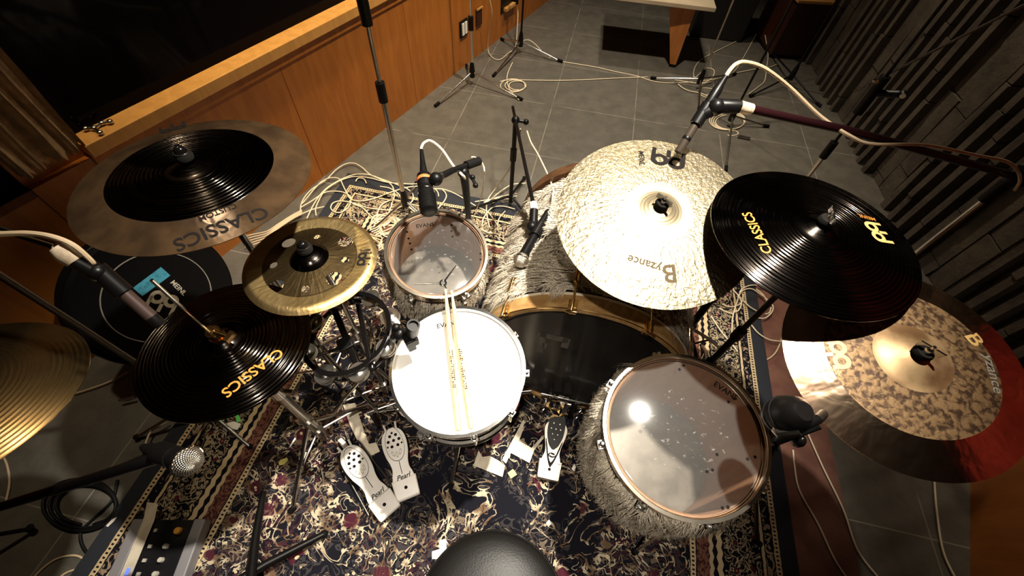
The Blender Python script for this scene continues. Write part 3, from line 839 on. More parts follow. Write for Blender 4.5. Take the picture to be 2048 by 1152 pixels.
m = Mat('grey_bottom_head', rough=.35); m.mottle((.060, .058, .056), (.125, .12, .115), 16, 5); BOTTOMHEAD = m.m
m = Mat('white_coated_head', (.86, .84, .80), .42); m.mottle((.88, .86, .81), (.80, .77, .72), 5, 3); m.bump(m.noise(m.coord(), 600, 2), .06, .001); WHITEHEAD = m.m
m = Mat('smoked_drum_head', (.02, .018, .017), .16, spec=.5); m.mottle((.022, .020, .019), (.034, .031, .028), 7, 4); SMOKED = m.m
def hoop_prof(R, up=.010, dn=-.028, w=.011):
    return [(R - .002, dn), (R + w * .55, dn), (R + w * .55, dn + .006), (R + .004, dn + .010), (R + .0035, up - .004), (R + w * .75, up - .002),
            (R + w * .75, up + .001), (R, up + .001), (R - .002, up - .002), (R - .002, dn)]
def tom(name, label, C, nrm, R, depth, hoopmat, nlug, lug0, furc, furlen, seed, clear=True):
    M = frame(C, (nrm[0], nrm[1], 1))
    t = thing(name, label, 'drum', M)
    Rs = R - .010
    b = MB(); b.lathe([(Rs - .007, -depth), (Rs, -depth), (Rs, -.004), (Rs - .004, -.002), (Rs - .007, -.006), (Rs - .007, -depth)], None, 96)
    part('shell', b, INNERWOOD, t, local=True)
    if furc:
        b = MB(); b.lathe([(Rs + .001, -depth + .02), (Rs + .006, -depth + .02), (Rs + .006, -.045), (Rs + .001, -.045), (Rs + .001, -depth + .02)], None, 96)
        part('fur_backing', b, FURBASE, t, local=True)
        fur_part(t, M, Rs + .005, -depth + .022, -.045, furc, furlen, seed)
    b = MB(); b.lathe([(0, 0), (Rs - .010, 0), (Rs - .003, -.0015), (Rs, -.005), (Rs + .004, -.012), (Rs + .005, -.018)], None, 96)
    part('batter_head', b, CLEAR if clear else WHITEHEAD, t, local=True)
    b = MB(); b.lathe([(0, -depth - .002), (Rs - .004, -depth - .002), (Rs + .002, -depth + .003), (Rs + .004, -depth + .012)], None, 96)
    part('bottom_head', b, BOTTOMHEAD, t, local=True)
    b = MB(); b.lathe(hoop_prof(Rs + .005), None, 128); part('top_hoop', b, hoopmat, t, local=True)
    b = MB(); b.lathe(hoop_prof(Rs + .005, .012 - 0, -.024), Matrix.Translation((0, 0, -depth + .002)) @ Matrix.Rotation(pi, 4, 'X'), 128); part('bottom_hoop', b, hoopmat, t, local=True)
    for i in range(nlug):
        a = lug0 + 2 * pi * i / nlug; Q = Matrix.Rotation(a, 4, 'Z')
        x = Rs + .018
        b = MB(); b.box((x, 0, -.016), (.020, .024, .012), 0, Q); b.lathe([(0, -.010), (.0075, -.010), (.0075, -.004), (.0055, -.002), (.0045, .006), (0, .006)], Q @ Matrix.Translation((x + .001, 0, 0)), 14)
        b.cyl((x, 0, -.012), (x, 0, -.085), .003, None, 8, Q); b.box((x - .004, 0, -.095), (.018, .018, .045), 0, Q)
        part('lug', b, hoopmat if hoopmat is GOLD else CHROME, t, local=True, bevel=.0015)
    return t, M
ROSEGOLD = m_flat('pale_gold_hoop', (.84, .74, .60), .18, 1.0)
# rack tom
C_TOM, N_TOM = V((-.24, .83, .71)), (.12, -.19)
tomt, M_TOM = tom('rack_tom', 'small furry rack tom with a clear see-through head behind the snare', C_TOM, N_TOM, .154, .20, ROSEGOLD, 6, radians(10), 6500, .055, 3)
def headmark(t, M, vf, px, py, mat, upx, name='print'):
    q = V(loc2(M, px, py, 0)); u = V(loc2(M, px + upx[0], py + upx[1], 0)) - q
    return part(name, decal(vf, q, u, None, .0008), mat, t, local=True, smooth=False)
headmark(tomt, M_TOM, glyphs('EVANS', .019), 850, 451, BLACK_INK, (-3, -15))
FT_C, FT_N = V((.47, .36, .65)), (-.07, -.10)
ftt, M_FT = tom('floor_tom', 'large furry floor tom with a clear see-through head at the right', FT_C, FT_N, .204, .37, ROSEGOLD, 8, radians(12), 17000, .090, 5)
headmark(ftt, M_FT, glyphs('EVANS', .022), 1451, 782, BLACK_INK, (9, -15))
def dots(t, M, pts, r, name='felt_dot'):
    for px, py in pts:
        q = loc2(M, px, py, 0); b = MB(); b.lathe([(0, .0012), (r * .8, .0012), (r, .0002)], Matrix.Translation((q[0], q[1], 0)), 12)
        part(name, b, BLACK_INK, t, local=True)
dots(tomt, M_TOM, [(814, 464), (817, 477), (820, 487), (823, 499), (903, 450), (903, 462), (905, 473), (961, 507), (961, 519)], .0035, 'dark_spot')
dots(ftt, M_FT, [(1367, 731), (1359, 739), (1457, 804), (1468, 797), (1495, 918), (1510, 914), (1414, 943), (1425, 940), (1445, 1016), (1456, 1014), (1434, 909)], .0040, 'dark_spot')
for a in (radians(35), radians(155), radians(275)):
    x = .217; P0 = M_FT @ V((x * cos(a), x * sin(a), -.12)); foot = V((P0.x + .02 * cos(a), P0.y + .02 * sin(a), ZR + .012))
    b = MB(); b.tube([P0, V((P0.x, P0.y, .25)), foot], .0048, 10); l = part('leg', b, CHROME, ftt)
    b = MB(); b.cyl(foot + V((0, 0, -.010)), foot + V((0, 0, .022)), .011, .009, 14); part('rubber_foot', b, RUBBER, l)
    b = MB(); b.box((x, 0, -.15), (.022, .034, .05), 0, Matrix.Rotation(a, 4, 'Z')); part('leg_bracket', b, CHROME, ftt, local=True, bevel=.003)
# silvery three-armed bracket lying on the rack tom head
t = thing('bracket', 'small three armed silver bracket under the drumstick tips on the rack tom', 'bracket', M_TOM @ Matrix.Translation((*loc2(M_TOM, 886, 567, 0), .001)))
b = MB(); b.torus(.0085, .0028, None, 24, 8, .003); b.cyl((0, 0, .0008), (0, 0, .004), .006); part('hub', b, CHROME, t, local=True)
o2 = loc2(M_TOM, 886, 567, 0)
for px, py in ((822, 569), (912, 532), (893, 578)):
    q = loc2(M_TOM, px, py, 0); d = V((q[0] - o2[0], q[1] - o2[1], 0)); e = d.normalized()
    b = MB(); b.tube([e * .010 + V((0, 0, .003)), e * (d.length * .55) + V((0, 0, .0032)), d + V((0, 0, .0022))], [.0026, .0022, .0012], 8); part('arm', b, CHROME, t, local=True)
# tom holder arm running down to the bass drum side
b0 = M_TOM @ V((.10, .12, -.12))
t = thing('tom_stand', 'stand carrying the rack tom between snare and bass drum', 'stand', (-.24, .93, 0))
base = V((-.26, .93, 0)); tripod(t, base, (radians(70), radians(190), radians(-35)), .24, .26)
b = MB(); b.cyl(base + V((0, 0, .05)), base + V((0, 0, .44)), .012); part('tube', b, DIMCHROME, t)
b = MB()
for a in (0, 2.1, 4.2):
    e = M_TOM @ V((.135 * cos(a), .135 * sin(a), -.222)); b.tube([base + V((0, 0, .43)), V((e.x, e.y, e.z - .02)), e + V((0, 0, .012))], .006, 8)
part('basket', b, DIMCHROME, t)

# snare
C_SN, N_SN = V((-.13, .49, .63)), (0.0, -.12)
def snare():
    M = frame(C_SN, (N_SN[0], N_SN[1], 1)); R = .180; D_ = .14; Rs = R - .006
    t = thing('snare_drum', 'snare drum with a bright white head in the middle of the kit', 'drum', M)
    b = MB(); b.lathe([(Rs - .003, -D_), (Rs, -D_), (Rs, -.004), (Rs - .003, -.004), (Rs - .003, -D_)], None, 96); part('shell', b, m_flat('black_nickel', (.10, .09, .085), .16, 1.0), t, local=True)
    b = MB(); b.lathe([(0, 0), (Rs - .012, 0), (Rs - .004, -.0012), (Rs, -.004), (Rs + .004, -.012), (Rs + .005, -.018)], None, 96); part('batter_head', b, WHITEHEAD, t, local=True)
    b = MB(); b.lathe([(0, -D_ - .002), (Rs, -D_ - .002), (Rs + .003, -D_ + .01)], None, 96); part('bottom_head', b, BOTTOMHEAD, t, local=True)
    for nm, T in (('top_hoop', Matrix.Identity(4)), ('bottom_hoop', Matrix.Translation((0, 0, -D_ + .002)) @ Matrix.Rotation(pi, 4, 'X'))):
        b = MB(); b.lathe(hoop_prof(Rs + .005), T, 128); part(nm, b, CHROME, t, local=True)
    for i in range(10):
        a = radians(-70) + 2 * pi * i / 10; Q = Matrix.Rotation(a, 4, 'Z'); x = Rs + .0165
        b = MB(); b.box((x, 0, -.016), (.016, .018, .010), 0, Q); b.lathe([(0, -.011), (.0065, -.011), (.0065, -.005), (.0045, -.003), (.004, .005), (0, .005)], Q @ Matrix.Translation((x, 0, 0)), 12)
        b.cyl((x, 0, -.012), (x, 0, -.125), .0028, None, 8, Q); b.cyl((x - .003, 0, -.045), (x - .003, 0, -.10), .007, None, 10, Q)
        part('lug', b, CHROME, t, local=True)
    a = radians(-112); Q = Matrix.Rotation(a, 4, 'Z')
    b = MB(); b.box((Rs + .012, 0, -.055), (.022, .030, .075), 0, Q); b.cyl((Rs + .022, .0, -.03), (Rs + .040, -.028, -.035), .004, None, 10, Q); b.cyl((Rs + .024, 0, -.012), (Rs + .024, 0, -.045), .008, None, 12, Q)
    part('strainer', b, CHROME, t, local=True, bevel=.002)
    headmark(t, M, glyphs('EVANS', .021), 895, 649, BLACK_INK, (-3, -15))
    for px, py in ((846, 775), (827, 831), (970, 700), (1026, 725), (1006, 795), (992, 827), (878, 849), (954, 842), (869, 633), (1003, 665), (1030, 760)):
        q = loc2(M, px, py, 0); b = MB(); b.lathe([(0, .0007), (.0011, .0006)], Matrix.Translation((q[0], q[1], 0)), 8); part('speck', b, GREY_INK, t, local=True)
    return t, M
snt, M_SN = snare()
base = V((-.13, .53, 0))
t = thing('snare_stand', 'low tripod stand under the white snare drum', 'stand', base)
tripod(t, base, (radians(25), radians(145), radians(262)), .20, .23)
b = MB(); b.cyl(base + V((0, 0, .05)), base + V((0, 0, .42)), .012); part('tube', b, DIMCHROME, t)
for a in (radians(30), radians(150), radians(270)):
    e = M_SN @ V((.150 * cos(a), .150 * sin(a), -.158)); tip = M_SN @ V((.205 * cos(a), .205 * sin(a), -.155))
    b = MB(); b.tube([base + V((0, 0, .41)), V((e.x, e.y, e.z - .012)), tip, tip + V((0, 0, .02))], .0055, 8); part('basket_arm', b, CHROME, t)

# drumsticks
def stick(label, tip, butt, seed):
    M = axis(tip, butt); Lk = (butt - tip).length
    t = thing('drumstick', label, 'drumstick', M)
    r = .0072
    b = MB(); b.lathe([(0, Lk), (r * .75, Lk - .001), (r, Lk - .006), (r, .11), (r * .8, .06), (.0036, .022), (.0030, .014), (.0046, .008), (.0040, .002), (.0018, 0), (0, 0)][::-1], M, 20)
    part('shaft', b, STICKWOOD, t)
    b = MB(); random.seed(seed); z = Lk * .46
    while z < Lk * .74:
        w = random.uniform(.0016, .0042)
        for u0, u1 in ((-.62, -.15), (-.05, .35), (.42, .7)):
            if random.random() < .68:
                n0 = 4; vs = []
                for k in range(n0):
                    for zz in (z, z + w):
                        a = AH + (u0 + (u1 - u0) * k / (n0 - 1)); vs.append((r * 1.012 * cos(a), r * 1.012 * sin(a), zz))
                b.add(vs, [(2 * k, 2 * k + 1, 2 * k + 3, 2 * k + 2) for k in range(n0 - 1)], M)
        z += w + random.uniform(.0012, .0025)
    part('print', b, BLACK_INK, t, label='worn dark print')
AH = 0.0
def on_head(M, px, py, z): q = loc2(M, px, py, z); return M @ V((q[0], q[1], z))
stick('left of two pale drumsticks crossing from the white snare to the rack tom', on_head(M_TOM, 891, 578, .012), on_head(M_SN, 917, 862, .0085), 1)
stick('right of two pale drumsticks crossing from the white snare to the rack tom', on_head(M_TOM, 903, 581, .012), on_head(M_SN, 943, 858, .0085), 2)

# bass drum: fur shell, wooden hoops, dark batter head
BC = V((.249, .645, .370)); BY = -.17; RB = .345
bax = V((-sin(BY), cos(BY), 0)); M_BD = frame(BC, -bax, (cos(BY), sin(BY), 0))      # local z towards the drummer
t = thing('bass_drum', 'large furry bass drum with wooden hoops behind the kick pedal', 'drum', M_BD)
DB = .66
b = MB(); b.lathe([(RB - .016, -DB), (RB - .008, -DB), (RB - .008, -.01), (RB - .016, -.01), (RB - .016, -DB)], None, 96); part('shell', b, HOOPWOOD, t, local=True)
b = MB(); b.lathe([(RB - .007, -DB + .07), (RB, -DB + .07), (RB, -.075), (RB - .007, -.075), (RB - .007, -DB + .07)], None, 96); part('fur_backing', b, FURBASE, t, local=True)
fur_part(t, M_BD, RB - .001, -DB + .075, -.080, 30000, .095, 11, flow=(-.9, -.25, -.5), amin=radians(-30), amax=radians(215))
b = MB(); b.lathe([(0, -.012), (RB - .03, -.012), (RB - .020, -.008), (RB - .012, -.012), (RB - .006, -.02)], None, 96); part('batter_head', b, SMOKED, t, local=True)
b = MB(); b.lathe([(RB - .004, -.052), (RB + .013, -.052), (RB + .014, -.004), (RB + .010, .0), (RB - .002, .0), (RB - .006, -.010), (RB - .004, -.052)], None, 128); part('batter_hoop', b, m_wood('amber_hoop_wood', (.46, .29, .12), (.26, .14, .05), .18), t, local=True)
b = MB(); b.torus(RB + .011, .0055, None, 128, 8, -.055); part('hoop_band', b, m_flat('cream_lacquer', (.72, .62, .46), .3), t, local=True, label='cream band behind the hoop')
b = MB(); b.torus(RB + .0125, .0022, None, 128, 8, -.002); part('hoop_edge', b, GOLD, t, local=True, label='thin gold front edge')
b = MB(); b.lathe([(RB - .004, -DB - .03), (RB + .013, -DB - .03), (RB + .014, -DB + .02), (RB - .004, -DB + .02), (RB - .004, -DB - .03)], None, 128); part('front_hoop', b, HOOPWOOD, t, local=True)
b = MB(); b.lathe([(RB - .012, -DB - .006), (0, -DB - .006)], None, 96); part('front_head', b, SMOKED, t, local=True)
for i in range(10):
    a = radians(102 - 36 * i); Q = Matrix.Rotation(a, 4, 'Z'); x = RB + .017
    b = MB(); b.box((x, 0, -.014), (.012, .026, .030), 0, Q); b.box((x - .010, 0, .004), (.018, .022, .008), 0, Q); b.cyl((x + .008, 0, .014), (x + .008, 0, -.12), .0038, None, 10, Q)
    b.cyl((x + .008, -.016, .016), (x + .008, .016, .016), .0045, None, 10, Q); b.cyl((x + .006, 0, -.09), (x + .006, 0, -.14), .010, .008, 12, Q)
    part('claw', b, GOLD, t, local=True, bevel=.0015)
for s in (-1, 1):
    b = MB(); p0 = M_BD @ V((s * .30, -.15, -.52)); p1 = p0 + V((s * .14, .12, 0)); p1.z = ZR + .006
    if s < 0: p1 = V((p1.x, p1.y, .01))
    b.tube([p0, p1], .007, 10); part('spur', b, CHROME, t)
def tape_poly(pts, z, M=None): pass
# worn strips of tape on the batter head
for k, (xa, ya, xb, yb) in enumerate(((-.155, .135, -.055, .165), (-.150, .03, -.128, .165), (-.075, .10, -.050, .165), (-.135, .065, -.120, .10))):
    b = MB(); b.box(((xa + xb) / 2, (ya + yb) / 2, -.0112), (xb - xa, yb - ya, .0006))
    part('tape_strip', b, Mat('dusty_tape', (.10, .092, .08), .6).mottle((.11, .10, .085), (.07, .064, .055), 40).m, t, local=True, smooth=False)

# ------------------------------------------------------------------ pedals
m = Mat('white_painted_metal', rough=.35); m.mottle((.76, .72, .66), (.66, .61, .54), 14); PEDW = m.m
PEDG = m_flat('brushed_pedal_metal', (.36, .325, .28), .34, .9)
def smooth_poly(half, n=6):
    pts = spline([(x, y, 0) for x, y in half], n); r = [(p.x, p.y) for p in pts]
    return r + [(x, -y) for x, y in reversed(r)]
def pedal(name, label, heel, toe, mats, kind, word):
    d = toe - heel; Lp = V((d.x, d.y, 0)).length
    M = frame(heel, V((-d.x * d.z / Lp, -d.y * d.z / Lp, Lp)), d)
    F0 = V((heel.x, heel.y, ZR)); Mf = frame(F0, (0, 0, 1), (d.x, d.y, 0))
    t = thing(name, label, 'pedal', Mf)
    board, heelm, pad = mats
    b = MB(); b.box((Lp * .5 - .01, 0, .003), (Lp + .04, .075, .006), 0, Mf); part('base_plate', b, BLACK, t, bevel=.003)
    b = MB(); b.prism([(-.028, -.042), (.040, -.045), (.040, .045), (-.028, .042)], ZR - heel.z + .004, .004, M)
    b.cyl((-.026, -.041, -.004), (-.026, .041, -.004), .008, None, 14, M)
    part('heel_plate', b, heelm, t, bevel=.003)
    b = MB(); b.lathe([(0, .0045), (.005, .0045), (.006, .0040)], M @ Matrix.Translation((.006, 0, 0)), 14); part('screw', b, BLACK_INK, t)
    b = MB(); b.cyl((.046, -.043, .0), (.046, .043, .0), .005, None, 12, M); part('hinge', b, BLACK, t)
    half = [(.050, .040), (.075, .037), (.105, .031), (.14, .033), (.18, .041), (.23, .045), (.275, .041), (.305, .028), (.320, .010)] if kind == 'wide' else \
           [(.050, .040), (.080, .034), (.115, .029), (.16, .033), (.21, .041), (.255, .045), (.285, .040), (.300, .030), (.305, .012)]
    sc = Lp / .325
    poly = smooth_poly([(x * sc, y) for x, y in half], 5)
    b = MB(); b.prism(poly, -.003, .005, M); part('footboard', b, board, t, bevel=.0015)
    if kind == 'wide':
        oc = .235 * sc
        ov = [(oc + .064 * cos(a), .033 * sin(a) * (1 - .12 * cos(a))) for a in [2 * pi * i / 40 for i in range(40)]]
        b = MB()
        for i in range(40):
            p, q = V(ov[i]), V(ov[(i + 1) % 40]); c = V((oc, 0)); pi_, qi_ = c + (p - c) * .965, c + (q - c) * .965
            b.add([(p.x, p.y, .0056), (q.x, q.y, .0056), (qi_.x, qi_.y, .0056), (pi_.x, pi_.y, .0056)], [(0, 1, 2, 3)], M)
        g = part('grip_outline', b, BLACK_INK, t, smooth=False, label='black oval outline')
        for hx, hy, r in ((.03, .010, .0042), (.03, -.012, .0042), (.012, .020, .0042), (.012, 0, .0042), (.012, -.020, .0042), (-.008, .011, .0042), (-.008, -.011, .0042), (.04, 0, .003), (-.005, .026, .0025), (-.005, -.026, .0025)):
            b = MB(); b.lathe([(0, .0060), (r * 1.2, .0060), (r * 1.2 + .0006, .0050)], M @ Matrix.Translation((oc + hx, hy, 0)), 14); part('grip_hole', b, BLACK_INK, t)
        for k in (-1, 0, 1):
            b = MB(); b.torus(.0035, .0006, M @ Matrix.Translation((oc - .040 + abs(k) * .006, k * .013, .0056)) @ Matrix.Rotation(k * .35, 4, 'Z') @ Matrix.Diagonal((2.6, 1, 1, 1)), 20, 6); part('groove', b, GREY_INK, t)
        b = MB(); b.box((oc - .088, 0, .0054), (.046, .0022, .0008), 0, M); part('slot', b, BLACK_INK, t)
    else:
        oc = .235 * sc
        b = MB(); b.prism(smooth_poly([(oc - .062, .004), (oc - .045, .019), (oc - .01, .031), (oc + .03, .033), (oc + .062, .026), (oc + .066, .004)], 4), .005, .0062, M); part('grip_pad', b, BLACK, t)
        for hx, hy in ((.035, .012), (.035, -.012), (.015, .018), (.015, 0), (.015, -.018), (-.005, .010), (-.005, -.010), (-.024, 0)):
            b = MB(); b.lathe([(0, .0085), (.0035, .0078), (.0045, .0062)], M @ Matrix.Translation((oc + hx, hy, 0)), 12); part('stud', b, PEDG, t)
        b = MB(); b.prism(smooth_poly([(oc - .125, .002), (oc - .105, .012), (oc - .075, .022), (oc - .030, .033), (oc - .032, .029), (oc - .075, .016), (oc - .098, .007), (oc - .107, .001)], 3), .005, .0058, M); part('inlay', b, BLACK_INK, t)
        b = MB(); b.lathe([(0, .0066), (.011, .0066), (.013, .0052)], M @ Matrix.Translation((oc - .082, 0, 0)) @ Matrix.Diagonal((.7, 1.1, 1, 1)), 24); part('badge', b, BLACK_INK, t)
    px = .062 * sc if kind == 'wide' else oc - .082
    vs_, fs_ = glyphs(word, .024 if kind == 'wide' else .010, .35); b = MB()
    b.add([(px + y_, -x_, .0060 if kind == 'wide' else .0070) for x_, y_ in vs_], fs_, M)
    part('lettering', b, BLACK_INK if kind == 'wide' else PEDG, t, smooth=False)
    # yoke at the toe
    b = MB()
    for s in (-1, 1):
        b.tube([M @ V((Lp * .93, s * .018, 0)), M @ V((Lp + .015, s * .022, .004))], .004, 8)
    part('toe_yoke', b, heelm, t)
    return t, M, Mf, Lp
pt, M_, Mf_, L_ = pedal('hi_hat_pedal', 'left of the two white perforated foot pedals, below the hi-hat', at(771, 1012, .045), at(690, 893, .075), (PEDW, PEDW, PEDW), 'wide', 'Pearl')
pt2, M2_, Mf2_, L2_ = pedal('bass_pedal', 'right of the two white perforated foot pedals, nearer the snare', at(813, 978, .045), at(780, 853, .085), (PEDW, PEDW, PEDW), 'wide', 'Pearl')
pt3, M3_, Mf3_, L3_ = pedal('bass_pedal', 'dark studded kick pedal in front of the bass drum', at(1098, 942, .045), at(1116, 836, .085), (PEDG, PEDG, BLACK), 'narrow', 'Pearl')
# kick pedal frame, springs and beaters
b = MB(); q = Mf3_
for s in (-1, 1):
    b.box((L3_ + .045, s * .050, .085), (.030, .016, .17), 0, q)
part('post', b, BLACK, pt3, bevel=.003)
b = MB(); b.cyl((L3_ + .045, -.125, .165), (L3_ + .045, .085, .165), .006, None, 12, q); b.cyl((L3_ + .045, -.02, .165), (L3_ + .045, .02, .165), .017, None, 18, q); part('axle', b, CHROME, pt3)
for s in (-1, 1):
    b = MB(); pts = [(L3_ + .030 + .009 * cos(k * .9), s * .068 + .009 * sin(k * .9), .03 + .125 * k / 60) for k in range(61)]; b.tube(pts, .0016, 6, q); part('spring', b, CHROME, pt3)
for s in (-1, 1):
    b = MB(); c = q @ V((L3_ + .010, s * .034, .10))
    b.prism([(0, 0), (.010, .004), (.015, .016), (.012, .030), (.003, .040), (.006, .028), (.006, .014)], -.004, .004, frame(c, (0, 0, 1), (s * .5, 1, 0)))
    b.prism([(0, 0), (.010, .004), (.015, .016), (.012, .030), (.003, .040), (.006, .028), (.006, .014)], -.004, .004, frame(c + V((.035 * s, -.004, -.02)), (0, 0, 1), (s * .5, 1, 0)))
    part('cam', b, GOLD, pt3, label='gold cam')
for s, y in ((-.1, .0), (.5, .035)):
    b = MB(); p0 = q @ V((L3_ + .045, y, .165)); p1 = q @ V((L3_ - .010 + .03, y, .30)); b.cyl(p0, p1, .0035, None, 10); bt = part('beater_shaft', b, CHROME, pt3)
    b = MB(); b.cyl(p1 + V((0, -.016, 0)), p1 + V((0, .022, .004)), .020, .018, 18); part('beater_head', b, FELT, bt)
b = MB(); b.box((L3_ - .02, 0, .036), (.03, .05, .004), 0, q); b.box((L3_ + .025, 0, .12), (.010, .016, .09), 0, q); part('chain', b, DIMCHROME, pt3)
# drive shaft between the two bass pedals
b = MB(); p0 = Mf2_ @ V((L2_ + .045, .03, .16)); p1 = q @ V((L3_ + .045, .125, .165))
b.tube([p0, p0.lerp(p1, .5), p1], [.008, .006, .008], 10); part('drive_shaft', b, CHROME, pt3)
b = MB()
for s in (-1, 1): b.box((L2_ + .045, s * .045, .08), (.028, .014, .16), 0, Mf2_)
part('post', b, BLACK, pt2, bevel=.003)
b = MB(); b.cyl((L2_ + .045, -.06, .16), (L2_ + .045, .06, .16), .006, None, 12, Mf2_); b.cyl((L2_ + .045, -.015, .16), (L2_ + .045, .015, .16), .015, None, 14, Mf2_); part('axle', b, CHROME, pt2)
b = MB(); b.box((L2_ + .008, 0, .055), (.010, .016, .07), 0, Mf2_); part('chain', b, CHROME, pt2)
b = MB(); b.box((L_ + .035, 0, .05), (.012, .014, .06), .0, Mf_); b.box((L_ + .02, 0, .045), (.05, .020, .006), 0, Mf_); part('chain', b, DIMCHROME, pt)
b = MB(); p0 = Mf_ @ V((L_ + .005, .045, .02)); b.tube([p0, Mf_ @ V((.02, .062, .006))], .004, 8); b.tube([Mf_ @ V((L_ + .005, -.045, .02)), Mf_ @ V((.03, -.055, .006))], .004, 8); part('side_rod', b, DIMCHROME, pt)

# ------------------------------------------------------------------ tambourine
JINGLE = m_flat('silver_jingle', (.92, .88, .80), .28, 1.0)
TC, TN = V((-.44, .545, .667)), (-.15, -.095)
MT = frame(TC, (*TN, 1)); t = thing('tambourine', 'black ring tambourine with silver jingles left of the snare', 'tambourine', MT)
for z in (-.020, .020):
    b = MB(); b.lathe([(.114, z - .005), (.127, z - .005), (.127, z + .005), (.114, z + .005), (.114, z - .005)], None, 72); part('frame_ring', b, BLACKGLOSS, t, local=True, bevel=.001)
for i in range(12):
    a = 2 * pi * i / 12 + .26; Q = Matrix.Rotation(a, 4, 'Z')
    b = MB(); b.box((.1205, 0, 0), (.011, .014, .034), 0, Q); part('spacer', b, BLACKGLOSS, t, local=True)
for i in range(8):
    a = 2 * pi * (i + .5) / 8 + .1; Q = Matrix.Rotation(a, 4, 'Z') @ Matrix.Translation((.121, 0, 0))
    b = MB()
    for z in (-.007, .006): b.lathe([(0, z + .0045), (.007, z + .0042), (.011, z + .001), (.014, z), (.027, z + .0012), (.027, z + .0004), (.014, z - .0008), (.010, z), (0, z + .003)][::-1], Q, 24)
    b.cyl((0, 0, -.016), (0, 0, .016), .0018, None, 8, Q)
    part('jingle', b, JINGLE, t, local=True)
b = MB(); b.box((-.02, .01, 0), (.235, .018, .014), radians(125)); b.box((.045, .0, 0), (.215, .014, .012), radians(115)); part('mounting_bar', b, BLACKGLOSS, t, local=True, bevel=.003)
b = MB(); b.box((.0, -.03, 0), (.04, .04, .03), radians(125)); b.cyl((.035, .055, .012), (.075, .005, .012), .003)
part('mounting_clamp', b, BLACK, t, local=True, bevel=.004)
b = MB(); b.tube([MT @ V((.03, -.01, -.015)), V((-.62, .46, .60)), V((-.655, .44, .55))], .005, 8); part('mounting_rod', b, CHROME, t)

# ------------------------------------------------------------------ microphones
GRILLE = Mat('mic_grille', (.55, .50, .42), .35, 1.0)
gx, gy, gz = GRILLE.xyz(GRILLE.coord('Generated'))
gx, gy, gz = gx - .5, gy - .5, gz - .5
gu = gy._op('ARCTAN2', gx) * 11.0; gv = gz._op('ARCTAN2', gx.hyp(gy)) * 15.0
gw = (gu + gv).sin() * (gu - gv).sin()
GRILLE.set('Base Color', GRILLE.mix(gw.abs().smooth(.05, .45), (.03, .028, .025), (.80, .72, .60)))
GRILLE.bump(gw.abs(), .8, .0012)
GRILLE = GRILLE.m
def ball_mic(label, tip, tail, ballr=.0255, bodyr=(.012, .018), xlr=.06):
    M = axis(tail, tip); Lm = (tip - tail).length
    t = thing('microphone', label, 'microphone', M)
    zb = Lm - ballr
    b = MB(); b.lathe([(0, xlr * .6), (bodyr[0], xlr * .6), (bodyr[0] + .001, xlr), (bodyr[1], zb - .028), (bodyr[1] + .001, zb - .020), (0, zb - .020)], M, 24); part('handle', b, BLACK, t)
    b = MB(); b.sphere((0, 0, zb), ballr, 28, (1, 1, 1), M); part('grille', b, GRILLE, t)
    b = MB(); b.torus(ballr + .0005, .0028, M, 32, 8, zb); part('grille_band', b, CHROME, t)
    b = MB(); b.lathe([(0, 0), (.004, 0), (.0075, .01), (.0095, xlr * .5), (.0095, xlr), (0, xlr)], M, 16); part('plug', b, BLACK, t)
    return t, M
def clip(t, c, d, mat=BLACK, r=.02, name='mic_clip'):
    M = axis(c, c + V(d)); b = MB(); b.lathe([(r, -.028), (r + .003, -.028), (r + .003, .028), (r, .028), (r, -.028)], M, 20); return part(name, b, mat, t)
def rod(pts, r, n=10):
    b = MB(); b.tube(pts, r, n); return b

# microphone hanging over the bass drum, on a short black boom stand
p_tail, p_tip = atd(1103, 412, 1.52), atd(1036, 531, 1.36)
ball_mic('black handheld microphone with silver ball pointing down at the fur of the bass drum', p_tip, p_tail)
sb = V((-.05, 1.80, 0)); cpt = p_tail.lerp(p_tip, .45)
t = thing('mic_stand', 'short black boom stand behind the bass drum', 'microphone stand', sb)
jt = V((-.05, 1.80, .56))
for a in (radians(75), radians(195), radians(315)):
    f_ = sb + V((cos(a) * .26, sin(a) * .26, .012))
    l = part('leg', rod([sb + V((0, 0, .09)), f_], .007), BLACK, t); part('rubber_foot', rod([f_ + V((0, 0, -.006)), f_ + V((0, 0, .008))], .011), RUBBER, l)
part('pole', rod([sb + V((0, 0, .04)), jt], .0115), BLACK, t)
part('clutch', rod([sb + V((0, 0, .33)), sb + V((0, 0, .40))], .017), BLACK, t)
b = rod([jt, jt + V((.045, 0, -.005))], .008); b.sphere(jt, .02, 14); b.sphere(jt + V((.05, 0, -.005)), .014, 12); part('boom_clutch', b, BLACK, t)
bend = cpt + V((-.022, .10, .035))
part('boom', rod([jt + (jt - bend).normalized() * .16, bend], .0075), BLACK, t)
part('collar', rod([bend, bend.lerp(cpt, .3)], .014), PAPER, t, label='white tape collar')
b = rod([bend.lerp(cpt, .25), cpt + V((-.016, .012, .006))], .015); b.sphere(cpt + V((-.02, .01, .01)), .019, 14); part('swivel', b, BLACK, t)
clip(t, cpt, p_tip - p_tail, BLACK, .0185)

